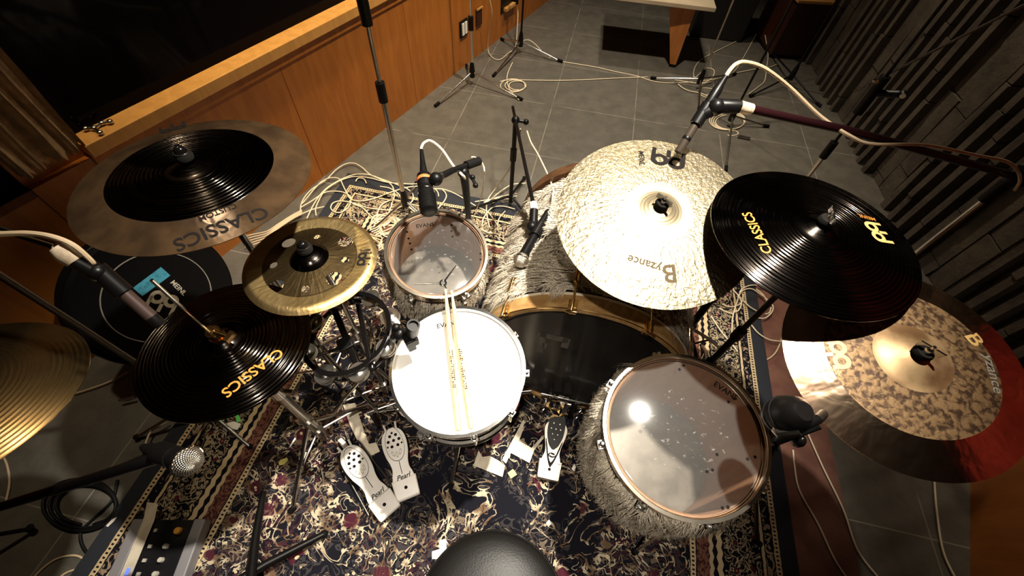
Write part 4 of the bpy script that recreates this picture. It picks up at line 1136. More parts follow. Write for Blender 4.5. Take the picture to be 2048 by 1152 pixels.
# orange banded microphone over the rack tom
top, bot = atd(848, 352, 1.13), atd(858, 424, 1.06)
M = axis(top, bot); Lm = (bot - top).length
t = thing('microphone', 'fat dark microphone with an orange band at the rim of the rack tom', 'microphone', M)
b = MB(); b.lathe([(0, 0), (.019, 0), (.020, .008), (.020, Lm * .32), (.019, Lm * .34), (.0195, Lm * .36), (.021, Lm * .5), (.0215, Lm * .98), (.018, Lm), (0, Lm)], M, 28); part('body', b, BLACK, t)
b = MB(); b.lathe([(.0205, .014), (.0212, .015), (.0212, .024), (.0205, .025)], M, 28); part('orange_band', b, Mat('orange_band', (.75, .16, .045), .4).m, t)
b = MB()
for k in range(5): b.torus(.0215, .0012, M, 28, 6, Lm * (.58 + .08 * k))
part('grille', b, RUBBER, t)
b = MB(); b.torus(.0205, .0016, M, 28, 6, Lm * .46); part('silver_ring', b, CHROME, t)
xt = atd(843, 300, 1.17)
b = MB(); b.lathe([(0, 0), (.010, 0), (.010, .02), (.008, .04), (.005, (xt - top).length), (0, (xt - top).length)], axis(top, xt), 18); part('plug', b, BLACK, t)
t = thing('mic_stand', 'small black clamp arm and post holding the orange banded microphone', 'microphone stand', at(938, 432, .40))
e0, e1, e2 = atd(872, 358, 1.10), atd(905, 341, 1.15), atd(958, 322, 1.22)
part('boom', rod([e0, e1, e2], [.010, .0085, .0085]), BLACK, t)
part('collar', rod([e0.lerp(e1, .12), e0.lerp(e1, .3)], .0125), DIMCHROME, t, label='grey collar')
b = MB(); b.sphere(e0, .018, 14); b.tube([e0, top.lerp(bot, .18)], .010, 8); part('swivel', b, BLACK, t)
part('rear_grip', rod([e1.lerp(e2, .5), e2], .0125), RUBBER, t)
j = atd(927, 345, 1.19)
part('post', rod([j, atd(931, 372, 1.24), atd(937, 433, 1.36), V((-.205, 1.24, ZR + .01))], [.013, .012, .009, .009]), BLACK, t)
b = MB(); b.sphere(j, .017, 14); b.tube([j, atd(944, 355, 1.17), atd(951, 370, 1.17)], .005, 8); b.sphere(atd(945, 355, 1.17), .008, 10); b.sphere(atd(951, 371, 1.17), .008, 10); part('wing_handle', b, BLACK, t)
b = MB(); b.cyl(V((-.205, 1.24, ZR)), V((-.205, 1.24, ZR + .018)), .085, .08, 28); part('base', b, BLACK, t)

# clip-on microphone on the snare rim
p = atd(827, 650, 1.045); q_ = atd(824, 668, 1.09)
t = thing('microphone', 'small black clip-on microphone on the left rim of the white snare', 'microphone', M_SN @ V((-.16, .12, .01)))
b = MB(); Mx = axis(q_, p); Lx = (p - q_).length; b.lathe([(0, 0), (.0150, 0), (.0165, .01), (.0165, Lx), (.0125, Lx), (.0120, Lx - .010), (0, Lx - .010)], Mx, 24); part('capsule', b, BLACK, t)
r1 = atd(800, 668, 1.10); r2 = atd(822, 680, 1.10)
b = rod([q_, atd(812, 664, 1.09), r1], .011); b.sphere(r1, .019, 14); b.sphere(atd(793, 655, 1.09), .012, 12); part('swivel', b, BLACK, t)
b = MB(); b.box(r2, (.034, .030, .030), .6); b.box(r2 + V((-.004, 0, -.025)), (.022, .022, .04), .6); part('rim_clamp', b, BLACK, t, bevel=.003)
part('screw', rod([atd(788, 638, 1.09), atd(796, 648, 1.10)], .007), PAPER, t, label='pale screw')

# bulbous black microphone over the floor tom
c0 = V((.592, .335, .86))
t = thing('microphone', 'bulbous black microphone at the right rim of the floor tom', 'microphone', c0)
M = axis(atd(1610, 822, .80), atd(1530, 838, .90))
b = MB(); b.lathe([(0, 0), (.018, 0), (.030, .012), (.036, .035), (.036, .060), (.031, .082), (.018, .095), (0, .097)], M, 32); part('head', b, BLACK, t)
b = MB(); b.torus(.0365, .002, M, 32, 8, .05); b.torus(.034, .0015, M, 32, 8, .07); part('ring', b, RUBBER, t)
pm = atd(1560, 868, .83); pn = atd(1628, 846, .79); pk = V((.85, .455, .76))
part('yoke', rod([atd(1552, 858, .84), pm, atd(1600, 862, .81)], .010), DIMCHROME, t)
b = rod([pm, atd(1636, 838, .80), pk], .009); b.tube([atd(1556, 884, .84), atd(1640, 852, .80)], .006, 8); part('arm', b, BLACK, t)
b = MB(); b.sphere(atd(1597, 882, .83), .012, 12, (1, 1, 1.5)); part('knob', b, BLACKGLOSS, t)
b = MB(); b.cyl(pk + V((0, 0, -.02)), pk + V((0, 0, .02)), .020); part('stand_clamp', b, BLACK, t)

# overhead pencil mic with a long dark red boom
om_tip, om_end = atd(1356, 305, 1.09), atd(1452, 152, 1.06)
M = axis(om_tip, om_end); Lm = (om_end - om_tip).length
t = thing('microphone', 'slim pencil microphone aimed at the emblem of the big hammered cymbal', 'microphone', M)
b = MB(); b.lathe([(0, 0), (.0095, 0), (.0105, .003), (.0105, Lm * .62), (0, Lm * .62)], M, 22); part('body', b, m_flat('bronze_grey_mic', (.085, .066, .050), .3, .5), t)
b = MB(); b.lathe([(.0107, Lm * .16), (.0113, Lm * .165), (.0113, Lm * .20), (.0107, Lm * .205)], M, 22); part('band', b, BLACK, t)
b = MB(); b.lathe([(0, Lm * .6), (.0105, Lm * .6), (.0125, Lm * .64), (.0125, Lm * .82), (.009, Lm * .9), (.0062, Lm), (0, Lm)], M, 18); part('plug', b, BLACK, t)
st_b = V((1.78, 1.36, 0)); jz = .80
jp = atd(2030, 352, 1.42); sbase = V((jp.x - .015, jp.y - .01, 0))
t = thing('mic_stand', 'tall stand with a long dark red boom reaching over the hammered cymbal', 'microphone stand', sbase)
clipc = om_tip.lerp(om_end, .50); cst = atd(1490, 216, 1.06)
part('boom', rod([cst, atd(1700, 262, 1.20), jp], [.0105, .0115, .0125]), m_flat('dark_red_tube', (.022, .0055, .007), .28, .2), t, label='dark red boom tube')
part('collar', rod([atd(1479, 213, 1.06), atd(1503, 219, 1.065)], [.0145, .0135]), COLLAR, t, label='beige tape collar')
b = rod([atd(1478, 213, 1.06), atd(1440, 212, 1.06), clipc], [.017, .018, .016]); b.sphere(atd(1432, 214, 1.06), .021, 14); part('swivel', b, BLACK, t)
clip(t, clipc, om_end - om_tip, BLACK, .013)
b = MB(); b.sphere(jp, .030, 16); b.cyl(jp + V((0, 0, -.11)), jp + V((0, 0, .03)), .020); b.tube([jp, atd(2046, 372, 1.40)], .008, 8); part('boom_clutch', b, BLACK, t)
part('pole', rod([V((sbase.x, sbase.y, .05)), V((jp.x, jp.y, jp.z - .08))], .0095), CHROME, t)
for a in (radians(100), radians(200), radians(-30)):
    f_ = sbase + V((cos(a) * .27, sin(a) * .27, .012)); l = part('leg', rod([sbase + V((0, 0, .11)), f_], .007), DIMCHROME, t); part('rubber_foot', rod([f_ + V((0, 0, -.010)), f_ + V((0, 0, .008))], .011), RUBBER, l)
b = MB(); b.cyl(sbase + V((0, 0, .06)), sbase + V((0, 0, .13)), .02); part('hub', b, BLACK, t)

# hi-hat pencil mic on a boom from the left
hm_e, hm_t = atd(205, 548, .74), atd(323, 651, .79)
M = axis(hm_t, hm_e); Lm = (hm_e - hm_t).length
t = thing('microphone', 'slim dark microphone pointing at the hi-hat from a taped boom', 'microphone', M)
b = MB(); b.lathe([(0, 0), (.0095, 0), (.0105, .003), (.0105, Lm * .18), (0, Lm * .18)], M, 22); part('capsule', b, BLACK, t)
b = MB(); b.lathe([(0, Lm * .18), (.0108, Lm * .18), (.0108, Lm * .93), (0, Lm * .93)], M, 22); part('body', b, m_flat('dark_bronze_mic', (.065, .040, .034), .4, .3), t)
b = MB(); b.lathe([(0, Lm * .9), (.0105, Lm * .9), (.0105, Lm), (.007, Lm + .05), (0, Lm + .05)], M, 18); part('plug', b, BLACK, t)
hb_ = at(335, 722); hz = .98; b0 = V((hb_.x - .0, hb_.y, hz))
b0, b1, b2 = atd(-90, 375, .66), atd(112, 494, .70), atd(150, 523, .715)
sb = V((-1.16, .50, 0)); b0 = V((-1.16, .50, 1.17))
t = thing('mic_stand', 'chrome boom stand with beige taped end at the left edge, over the black bag', 'microphone stand', sb)
part('boom', rod([b0 + (b0 - b1).normalized() * .12, b1], .0062), CHROME, t)
part('collar', rod([b1, b1.lerp(b2, .5), b2], [.012, .0155, .013]), COLLAR, t, label='beige tape collar')
b = rod([b2, atd(196, 548, .735)], .012); b.sphere(atd(196, 545, .735), .016, 14); part('swivel', b, BLACK, t)
clip(t, hm_e.lerp(hm_t, .12), hm_t - hm_e, BLACK, .0125)
part('pole', rod([V((sb.x, sb.y, .04)), V((sb.x, sb.y, b0.z + .02))], .0085), HB, t)
b = MB(); b.sphere(b0, .02, 14); b.cyl(V((sb.x, sb.y, .06)), V((sb.x, sb.y, .13)), .02); part('clutch', b, BLACK, t)
for a in (radians(90), radians(210), radians(-30)):
    f_ = sb + V((cos(a) * .25, sin(a) * .25, .012)); l = part('leg', rod([sb + V((0, 0, .11)), f_], .007), DIMCHROME, t); part('rubber_foot', rod([f_ + V((0, 0, -.010)), f_ + V((0, 0, .008))], .011), RUBBER, l)

# talkback mic low on the left
tk_t, tk_e = atd(390, 928, .77), atd(283, 893, .86)
ball_mic('handheld microphone with a silver ball near the grey mixer at lower left', tk_t, tk_e, xlr=.05)
sb = V((-1.02, .02, 0)); 
t = thing('mic_stand', 'black boom stand of the silver ball microphone at lower left', 'microphone stand', V((atd(-330, 1115, 1.28).x, atd(-330, 1115, 1.28).y, 0)))
c_ = tk_e.lerp(tk_t, .5); a0_ = atd(240, 940, .88); a1_ = atd(-330, 1115, 1.28)
part('boom', rod([c_ + V((-.01, 0, -.02)), atd(318, 912, .83), a0_, a1_], [.014, .016, .012, .008]), BLACK, t)
clip(t, c_, tk_t - tk_e, BLACK, .0175)
sb = V((a1_.x - .01, a1_.y - .01, 0))
part('pole', rod([V((sb.x, sb.y, .04)), a1_ + V((0, 0, .02))], .010), BLACK, t)
for a in (radians(60), radians(180), radians(-60)):
    f_ = sb + V((cos(a) * .25, sin(a) * .25, .012)); l = part('leg', rod([sb + V((0, 0, .11)), f_], .007), BLACK, t); part('rubber_foot', rod([f_ + V((0, 0, -.010)), f_ + V((0, 0, .008))], .011), RUBBER, l)

# stands standing on the tiles
def floor_stand(label, base, feet, top, poler=.0085, hub_h=.10, clutch=None, mat=None, legmat=None, upper=None, hubr=.022):
    base = V((base[0], base[1], 0)); t = thing('mic_stand', label, 'microphone stand', base)
    legmat = legmat or CHROME; mat = mat or CHROME
    b = MB(); b.lathe([(0, hub_h - .055), (hubr * .9, hub_h - .055), (hubr, hub_h - .02), (hubr * .75, hub_h + .03), (poler + .003, hub_h + .055), (0, hub_h + .055)], Matrix.Translation(base), 20); part('hub', b, BLACK, t)
    for f_ in feet:
        f_ = V((f_[0], f_[1], .012)); d = (f_ - base); d.z = 0; d.normalize()
        l = part('leg', rod([base + V((0, 0, hub_h - .02)) + d * .01, f_ - d * .03], .0065), legmat, t)
        part('rubber_foot', rod([f_ - d * .045 + V((0, 0, .006)), f_], [.010, .011]), RUBBER, l)
    topv = V((base.x, base.y, top))
    if clutch:
        part('lower_tube', rod([base + V((0, 0, hub_h)), V((base.x, base.y, clutch))], poler + .003, 14), mat, t)
        part('clutch', rod([V((base.x, base.y, clutch - .04)), V((base.x, base.y, clutch + .045))], poler + .0105, 16), BLACK, t)
        part('upper_tube', rod([V((base.x, base.y, clutch)), topv], poler - .001, 14), upper or mat, t)
    else:
        part('pole', rod([base + V((0, 0, hub_h)), topv], poler, 12), mat, t)
    return t
A = lambda px, py: tuple(at(px, py)[:2])
s1 = at(945, 168); floor_stand('chrome tripod stand in front of the white wall jacks', s1, [A(870, 215), A(1045, 202), A(933, 133)], 1.75, .008, .11, clutch=.42)
s2 = at(1040, 106); floor_stand('chrome tripod stand furthest along the orange wall', s2, [A(986, 155), A(1125, 126), A(1002, 80)], 1.7, .008, .11, mat=BLACK)
s3 = at(1393, 178); floor_stand('chrome tripod stand before the tapered wooden table leg', s3, [A(1300, 158), A(1396, 226), A(1470, 150)], 1.9, .0075, .10, mat=DIMCHROME)
s4 = at(1455, 252); floor_stand('black tripod stand standing in a coil of pale cable', s4, [A(1450, 345), A(1536, 255), A(1400, 215)], .9, .0075, .10, mat=BLACK, legmat=DIMCHROME)
s5 = at(1572, 172); floor_stand('dark tripod stand beside the brown cabinet by the ribbed wall', s5, [A(1498, 195), A(1520, 80), A(1640, 215)], 1.9, .009, .11, mat=BLACK, legmat=BLACK)
s6 = V((1.42, 1.77, 0)); t6 = floor_stand('stand with large black clutches rising in front of the ribbed wall', s6, [(1.25, 1.58), (1.66, 1.70), (1.40, 2.03)], 1.35, .0075, .11, clutch=.56, mat=CHROME, upper=BLACK)
k_ = V((s6.x, s6.y, .84)); b = MB(); b.cyl(k_ + V((0, 0, -.09)), k_ + V((0, 0, .07)), .020); b.tube([k_, k_ + V((.06, -.05, .03))], .014, 10); b.sphere(k_ + V((.07, -.055, .032)), .017, 12); part('boom_clutch', b, BLACK, t6)
part('boom', rod([k_ + V((-.05, .04, -.02)), k_ + V((.22, -.10, .42))], .005), DIMCHROME, t6)
b = MB(); b.cyl(k_ + V((.06, -.075, .035)), k_ + V((.075, -.05, .035)), .010); b.cyl(k_ + V((-.03, .0, .05)), k_ + V((-.035, -.02, .055)), .008); part('knob', b, CHROME, t6)
s7 = at(815, 428); floor_stand('tallest chrome stand rising just behind the rack tom', s7, [(-.80, 1.50), (-.44, 1.58), (-.62, 1.93)], 1.9, .0095, .12, clutch=.715, mat=DIMCHROME)
b = MB(); b.cyl(V((s7.x, s7.y, .98)), V((s7.x, s7.y, 1.10)), .021); t7 = [o for o in COL.objects if o.name.startswith('mic_stand')][-1]
part('upper_clutch', b, BLACK, t7)

# ------------------------------------------------------------------ furniture at the far end
t = thing('table', 'table with a pale top edge and tapered orange leg at the far end', 'table', (1.19, 3.61, 0))
lg = [at(1340, 135), at(1358, 136)]
ex = V((cos(-.25), sin(-.25), 0)); ey = V((-ex.y, ex.x, 0)); p0 = V((1.19, 3.60, 0))
def taper(b, base, w0, w1, d0, d1, z0, z1, shift=0.0):
    vs = []
    for w, d, z, sh in ((w0, d0, z0, 0), (w1, d1, z1, shift)):
        for sx, sy in ((0, 0), (1, 0), (1, 1), (0, 1)):
            vs.append(base + ex * (sx * w - w + sh) + ey * (sy * d) + V((0, 0, z)))
    b.add(vs, [(3, 2, 1, 0), (4, 5, 6, 7), (0, 1, 5, 4), (1, 2, 6, 5), (2, 3, 7, 6), (3, 0, 4, 7)])
TZ = .475
b = MB(); taper(b, p0, .05, .20, .05, .20, .02, TZ - .03); part('leg', b, TABLEWOOD, t, smooth=False, bevel=.004)
b = MB(); taper(b, p0, .052, .056, .052, .055, 0, .02); part('rubber_foot', b, RUBBER, t, smooth=False)
TZ = .475
e0_, e1_ = at(1225, -9, TZ), at(1425, 15, TZ); ud = (e1_ - e0_).normalized(); vd = V((-ud.y, ud.x, 0)); q_ = e1_ + ud * .03
b = MB(); b.add([(p.x, p.y, z) for z in (TZ - .03, TZ) for p in (e0_, q_, q_ + vd * .62, e0_ + vd * .62)], [(3, 2, 1, 0), (4, 5, 6, 7), (0, 1, 5, 4), (1, 2, 6, 5), (2, 3, 7, 6), (3, 0, 4, 7)])
part('tabletop', b, Mat('pale_laminate', (.50, .40, .28), .4).mottle((.52, .42, .29), (.44, .35, .24), 6).m, t, smooth=False, bevel=.004)
bp = MB(); bp.box((1.66, 4.33, .45), (.46, .30, .90), -.10)
bb = single('amplifier', bp, m_flat('black_cloth_box', (.010, .009, .010), .7), 'black box standing upright behind the tapered table leg', 'amplifier', base=(1.66, 4.33, 0), smooth=False, bevel=.01)
t = thing('cabinet', 'dark red brown cabinet with a lit orange top by the ribbed wall', 'cabinet', (2.17, 4.15, 0))
b = MB(); b.box((2.185, 4.15, .23), (.28, .46, .40), .06); part('body', b, DARKWOOD, t, smooth=False, bevel=.005)
b = MB(); b.box((2.185, 4.15, .44), (.31, .50, .02), .06); part('top', b, SILLWOOD, t, smooth=False, bevel=.003)  # paler wood than the body: light on the top put into its colour
b = MB(); b.box((2.185, 4.15, .015), (.26, .44, .03), .06); part('plinth', b, BLACK, t, smooth=False)

# ------------------------------------------------------------------ black cymbal bag against the left wall
BN = V((2.6138, -1.033, 1.0)).normalized(); BCn = V((-1.365, .835, .287))
MB_ = frame(BCn - BN * .05, BN, (0.37, .93, 0)); RBG = .275
t = thing('cymbal_bag', 'round black cymbal bag with blue tape and white emblem leaning at the left wall', 'bag', MB_)
bagm = m_flat('black_nylon', (.0035, .003, .0035), .7, spec=.1)
b = MB(); b.lathe([(0, -.045), (RBG - .02, -.045), (RBG, -.025), (RBG, .025), (RBG - .02, .045), (0, .047)], None, 72); part('body', b, bagm, t, local=True)
b = MB(); b.torus(RBG - .004, .004, None, 72, 8, .028); part('piping', b, BLACKGLOSS, t, local=True)
b = MB(); b.torus(.178, .0022, None, 72, 6, .0465); part('printed_ring', b, GREY_INK, t, local=True, label='thin pale ring')
def on_bag(px, py): q = loc2(MB_, px, py, .048); return V((q[0], q[1]))
def bagpoly(pix, z, mat, name, label):
    b = MB(); b.prism([tuple(on_bag(*p)) for p in pix][::-1], .0465, z, None); return part(name, b, mat, t, local=True, smooth=False, label=label)
bagpoly([(266, 576), (322, 534), (341, 551), (285, 592)], .0480, BLUE, 'blue_tape', 'bright blue tape label')
bagpoly([(243, 592), (248, 590), (266, 605), (264, 608)], .0480, BLUE, 'blue_tape', 'small end of blue tape')
o_ = on_bag(326, 604); u_ = on_bag(312, 590) - o_
rr2 = on_bag(345, 590) - o_
b = decal(emblem(.098), o_, (on_bag(300, 612) - o_) * -1 + u_, None, .0478); part('emblem', b, WHITE_INK, t, local=True, smooth=False)
o_ = on_bag(357, 576); b = decal(glyphs('MEINL', .026), o_, on_bag(372, 565) - o_, None, .0478); part('lettering', b, WHITE_INK, t, local=True, smooth=False)
b = MB(); b.tube([V((-.10, -.20, .055)), V((-.02, -.19, .062)), V((.06, -.17, .062)), V((.13, -.14, .055))], [.006, .009, .009, .006], 8); part('strap', b, m_flat('grey_webbing', (.05, .045, .042), .7), t, local=True)

# ------------------------------------------------------------------ little mixer on the rug, lower left
p00, p10 = at(270, 1040, .05), at(414, 1040, .05); q00 = at(216, 1160, .05)
ux = (p10 - p00).normalized(); uy = (p00 - q00).normalized(); W_ = (p10 - p00).length
MM = Matrix(((ux.x, uy.x, 0, p00.x), (ux.y, uy.y, 0, p00.y), (0, 0, 1, ZR), (0, 0, 0, 1)))
t = thing('mixer', 'small personal mixer with grey sides and an orange knob on the rug edge', 'mixer', MM)
HM = .040; LM = .30
b = MB(); b.box((W_ / 2, -LM / 2, HM / 2), (W_ - .03, LM, HM - .004)); part('panel', b, m_flat('black_panel', (.010, .0095, .011), .45, spec=.2), t, local=True, smooth=False, bevel=.002)
GREYP = m_flat('grey_side_plastic', (.25, .24, .25), .45)
for x in (.017, W_ - .019):
    b = MB(); b.box((x, -LM / 2, HM / 2 + .003), (.036, LM + .004, HM + .006)); part('side_cheek', b, GREYP, t, local=True, smooth=False, bevel=.004)
def onmix(px, py, z=HM): q = at(px, py, ZR + z) - V((p00.x, p00.y, ZR)); return V((q.dot(ux), q.dot(uy), z))
def knob(px, py, mat, r, name='knob', label=None):
    q = onmix(px, py); b = MB(); b.lathe([(0, .014), (r * .85, .014), (r, .012), (r * 1.05, 0), (0, 0)][::-1], Matrix.Translation(q), 18); b.box(q + V((0, r * .5, .0145)), (.0015, r, .001)); part(name, b, mat, t, local=True, label=label)
knob(358, 1062, m_flat('orange_knob', (.85, .42, .06), .4), .0105, label='orange knob')
WK = m_flat('white_knob', (.60, .56, .48), .5)
for px, py in ((334, 1093), (324, 1120), (313, 1148)): knob(px, py, WK, .0075)
for px, py in ((313, 1061), (301, 1093), (290, 1121), (278, 1148)):
    q = onmix(px, py); b = MB(); b.box(q + V((0, 0, .003)), (.010, .010, .008)); part('button', b, WK, t, local=True, smooth=False, bevel=.001)
b = MB(); a_, c_ = onmix(258, 1136, HM + .008), onmix(252, 1150, HM + .008); b.tube([a_, c_], .0045, 8)
lm = Mat('blue_lamp', (.05, .08, .4), .4); lm.b.inputs['Emission Color'].default_value = (.08, .16, 1, 1); lm.b.inputs['Emission Strength'].default_value = 1.6
part('indicator', b, lm.m, t, local=True, label='lit blue indicator')
b = MB(); b.prism([tuple(onmix(*p)[:2]) for p in ((297, 1005), (319, 1008), (312, 1040), (262, 1160), (240, 1160), (290, 1040))][::-1], HM + .0065, HM + .008); part('tape_strip', b, TAPE, t, local=True, smooth=False, label='strip of beige tape along the left side')

# ------------------------------------------------------------------ throne
th = thing('drum_throne', 'round black leather drum stool in the foreground', 'stool', (.017, -.055, 0))
m = Mat('black_leather', (.0055, .005, .0045), .44, spec=.30); m.bump(m.noise(m.coord(), 260, 4), .25, .002); LEATH = m.m
c = V((.017, -.055, .505)); R_ = .177
b = MB(); b.lathe([(0, .016), (.05, .0145), (.09, .011), (.125, .004), (.150, -.004), (.166, -.013), (.175, -.022), (.177, -.030), (.174, -.055), (.165, -.062), (0, -.062)][::-1], Matrix.Translation(c), 72); part('seat_cushion', b, LEATH, th)
b = MB(); b.torus(.1765, .0028, Matrix.Translation(c), 72, 8, -.028); part('piping', b, BLACKGLOSS, th)
bz = V((.017, -.055, 0)); b = MB(); b.cyl(bz + V((0, 0, .06)), bz + V((0, 0, .45)), .017); part('post', b, DIMCHROME, th)
for a in (radians(200), radians(320), radians(80)):
    d = V((cos(a), sin(a), 0)); b = rod([bz + V((0, 0, .25)), bz + d * .16 + V((0, 0, ZR + .012))], .010); l = part('leg', b, DIMCHROME, th)
    part('rubber_foot', rod([bz + d * .16 + V((0, 0, ZR + .001)), bz + d * .16 + V((0, 0, ZR + .022))], .013), RUBBER, l)

# music stand style legs lying in the lower left foreground
t = thing('tripod_base', 'thick black tripod legs lying low in front of the mixer', 'tripod', at(505, 1140, ZR))
L0 = at(516, 1150, .12)
part('leg', rod([at(648, 1068, .035), at(532, 1128, .075), at(470, 1165, .10)], [.011, .013, .014]), BLACK, t)
part('leg', rod([at(527, 985, .035), at(512, 1070, .07), at(500, 1170, .11)], [.010, .013, .016]), BLACK, t)
b = MB(); b.sphere(at(648, 1068, .033), .013, 12); part('foot_cap', b, RUBBER, t)

# ------------------------------------------------------------------ tape scraps on the rug
def scrap(pix, mat, label, z=.0009, name='tape_piece'):
    ps = [at(px, py, ZR) for px, py in pix]
    if sum(ps[i].x * ps[(i + 1) % len(ps)].y - ps[(i + 1) % len(ps)].x * ps[i].y for i in range(len(ps))) < 0: ps.reverse()
    b = MB(); b.prism([(p.x, p.y) for p in ps], ZR + .0003, ZR + .0003 + z)
    return single(name, b, mat, label, 'tape', smooth=False)
scrap([(947, 931), (957, 901), (965, 914), (980, 912), (1000, 923), (1010, 932), (1005, 954)], TAPE, 'wide torn piece of masking tape below the snare strainer')
scrap([(1013, 902), (1021, 888), (1046, 840), (1049, 842), (1046, 860), (1038, 882), (1063, 896), (1084, 873), (1086, 878), (1068, 901), (1059, 926), (1022, 906), (1012, 927), (1004, 920)], TAPE, 'forked piece of masking tape left of the kick pedal')
scrap([(1015, 946), (1026, 938), (1034, 949), (1022, 957)], YELLOW, 'small yellow tape square left of the kick pedal')
scrap([(686, 810), (710, 806), (730, 868), (738, 888), (752, 885), (760, 903), (737, 914), (720, 892), (700, 850)], TAPE, 'long bent strip of masking tape between the hi-hat base and the white pedals')
scrap([(597, 919), (608, 902), (618, 907), (607, 925)], PAPER, 'white tape scrap left of the white pedals')
scrap([(557, 925), (561, 920), (574, 915), (576, 920), (568, 929), (559, 931)], YELLOW, 'yellow tape scrap at the border of the rug')
scrap([(864, 1103), (879, 1098), (879, 1080), (893, 1079), (893, 1098), (874, 1118), (864, 1118)], PAPER, 'white stepped tape scrap touching the black stool')
scrap([(1092, 1046), (1098, 1039), (1104, 1047), (1097, 1053)], PAPER, 'tiny white tape diamond right of the black stool')
scrap([(578, 895), (590, 875), (592, 878), (582, 893)], PAPER, 'thin white sliver of tape by the hi-hat legs')
scrap([(446, 857), (456, 846), (468, 843), (482, 848), (475, 860), (462, 857), (452, 863)], PAPER, 'white paper scrap under the hi-hat cymbals')
scrap([(470, 830), (477, 828), (482, 842), (474, 845)], GREEN, 'green tape tag beside the white paper under the hi-hat')
scrap([(443, 841), (454, 829), (455, 834), (446, 842)], GREEN, 'thin green tape sliver under the hi-hat')
scrap([(212, 1052), (224, 1039), (234, 1034), (229, 1042), (216, 1054)], PAPER, 'pale tape sliver left of the small mixer')
scrap([(1143, 938), (1148, 927), (1152, 934), (1148, 943)], PAPER, 'white tape chip right of the kick pedal heel')

# ------------------------------------------------------------------ cables
CAT = 'cable'; _cz = [0]
def cable(label, pts, r=.0034, mat=None, z0=None, group=None, k=8):
    """points are (px, py) on the floor, (px, py, height), or vectors"""
    _cz[0] += 1; lift = .0012 * (_cz[0] % 7)
    P = []
    for p in pts:
        if isinstance(p, Vector): P.append(p)
        elif len(p) == 3: P.append(at(p[0], p[1], p[2]))
        else: P.append(at(p[0], p[1], (ZR if z0 is None else z0) + r + lift))
    return single('cable', rod(spline(P, k), r, 8), mat or CABLEW, label, CAT, group=group)
def crop(ox, oy, s, pts): return [(ox + x / s, oy + y / s) for x, y in pts]
K1 = lambda pts: crop(600, 320, 5.12, pts)
G1 = 'cables tangled at the far left corner of the rug'
TL = 'pale cable in the tangle between the small holed cymbal and the orange wall'
cable('outermost pale cable arching above the tangle left of the tall stand', K1([(0, 560), (20, 430), (110, 310), (270, 200), (370, 100), (470, 40), (560, 35), (640, 80), (720, 150), (850, 210), (940, 260), (965, 360), (940, 450), (905, 560)]))
cable(TL, K1([(70, 600), (150, 440), (260, 300), (420, 200), (560, 150), (700, 150), (850, 200), (1000, 255), (1100, 290)]), group=G1)
cable(TL, K1([(0, 490), (120, 420), (240, 340), (330, 320), (440, 330), (510, 370), (520, 420), (490, 490), (420, 535), (350, 530), (315, 490), (340, 440), (420, 420), (540, 440), (700, 490), (850, 510), (960, 510), (1050, 470)]), group=G1)
cable(TL, K1([(20, 450), (180, 260), (270, 195), (350, 180), (410, 200), (440, 260), (480, 340), (520, 400), (620, 420), (740, 400), (850, 360), (960, 320), (1100, 280), (1230, 265)]), group=G1)
cable(TL, K1([(165, 570), (160, 500), (190, 420), (250, 320), (340, 250), (440, 200), (560, 170), (720, 185), (900, 230), (1100, 245), (1240, 245)]), group=G1)
cable(TL, K1([(570, 220), (590, 190), (625, 185), (660, 200), (680, 240)]), group=G1)
cable(TL, K1([(820, 270), (920, 290), (1010, 350), (1040, 420), (1060, 470)]), group=G1)
cable(TL, K1([(540, 450), (640, 490), (720, 570), (830, 650), (870, 700)]), group=G1)
cable(TL, K1([(0, 560), (80, 525), (150, 500), (250, 478)]), group=G1)
cable('pale cable curling around the foot of the tall chrome stand', K1([(1090, 290), (1150, 340), (1155, 410), (1110, 470), (1150, 510), (1200, 550)]))
cable('pale cable arching from the tall stand down beside the rack tom', K1([(790, 640), (790, 560), (820, 480), (880, 430), (960, 410), (1060, 425)]))
random.seed(21)
G2 = 'bunched tan cables beside the rack tom'; TB = 'tan cable in the coiled bunch touching the left side of the rack tom'
for i in range(7):
    ox, oy = random.uniform(-6, 6), random.uniform(-5, 5); sx = random.uniform(.85, 1.15)
    cx_, cy_ = 770 + ox, 452 + oy
    pts = [(cx_ + 26 * sx * cos(a), cy_ + 17 * sx * sin(a) + 4 * sin(2 * a + i)) for a in [radians(150 + 28 * k + i * 9) for k in range(11)]]
    cable(TB, pts, mat=CABLE if i % 2 else CABLEW, group=G2)
for i in range(6):
    cable(TB, [(735 + i * 4, 458 + i * 3), (750 + i * 3, 452 + i * 3), (762, 448 + i), (768 + i, 440 + i * 2), (775 + i * 3, 428 + i)], mat=CABLE if i % 2 else CABLEW, group=G2)
for i in range(4):
    cable(TB, [(728 + i * 5, 462 + i * 4), (738 + i * 5, 468 + i * 5), (752 + i * 3, 472 + i * 6), (764, 476 + i * 7), (757, 492 + i * 3)], mat=CABLE, group=G2)
K2 = lambda pts: crop(780, 260, 5.12, pts)
cable('cream cable dropping from the short black boom stand to the rug', [at(1041, 258, .50)] + [at(1036, 290, .40), at(1018, 338, .22)] + K2([(1080, 600), (1000, 720), (990, 850), (1020, 1000)]), .0036)
cable('cream cable running left from the claw of the bass drum front hoop', K2([(1390, 545), (1250, 560), (1130, 630), (1020, 720), (930, 770)]))
G3 = 'flat cables beside the short black boom stand'; TF = 'cream cable crossing the rug edge between the rack tom and the bass drum'
cable(TF, K2([(1300, 650), (1100, 690), (960, 740)]), group=G3); cable(TF, K2([(1300, 675), (1000, 715), (870, 735)]), group=G3)
cable(TF, K2([(1290, 720), (1180, 705), (1100, 720), (1050, 750)]), group=G3)
cable(TF, K2([(1280, 810), (1150, 780), (1040, 800), (960, 900), (940, 980)]), group=G3)
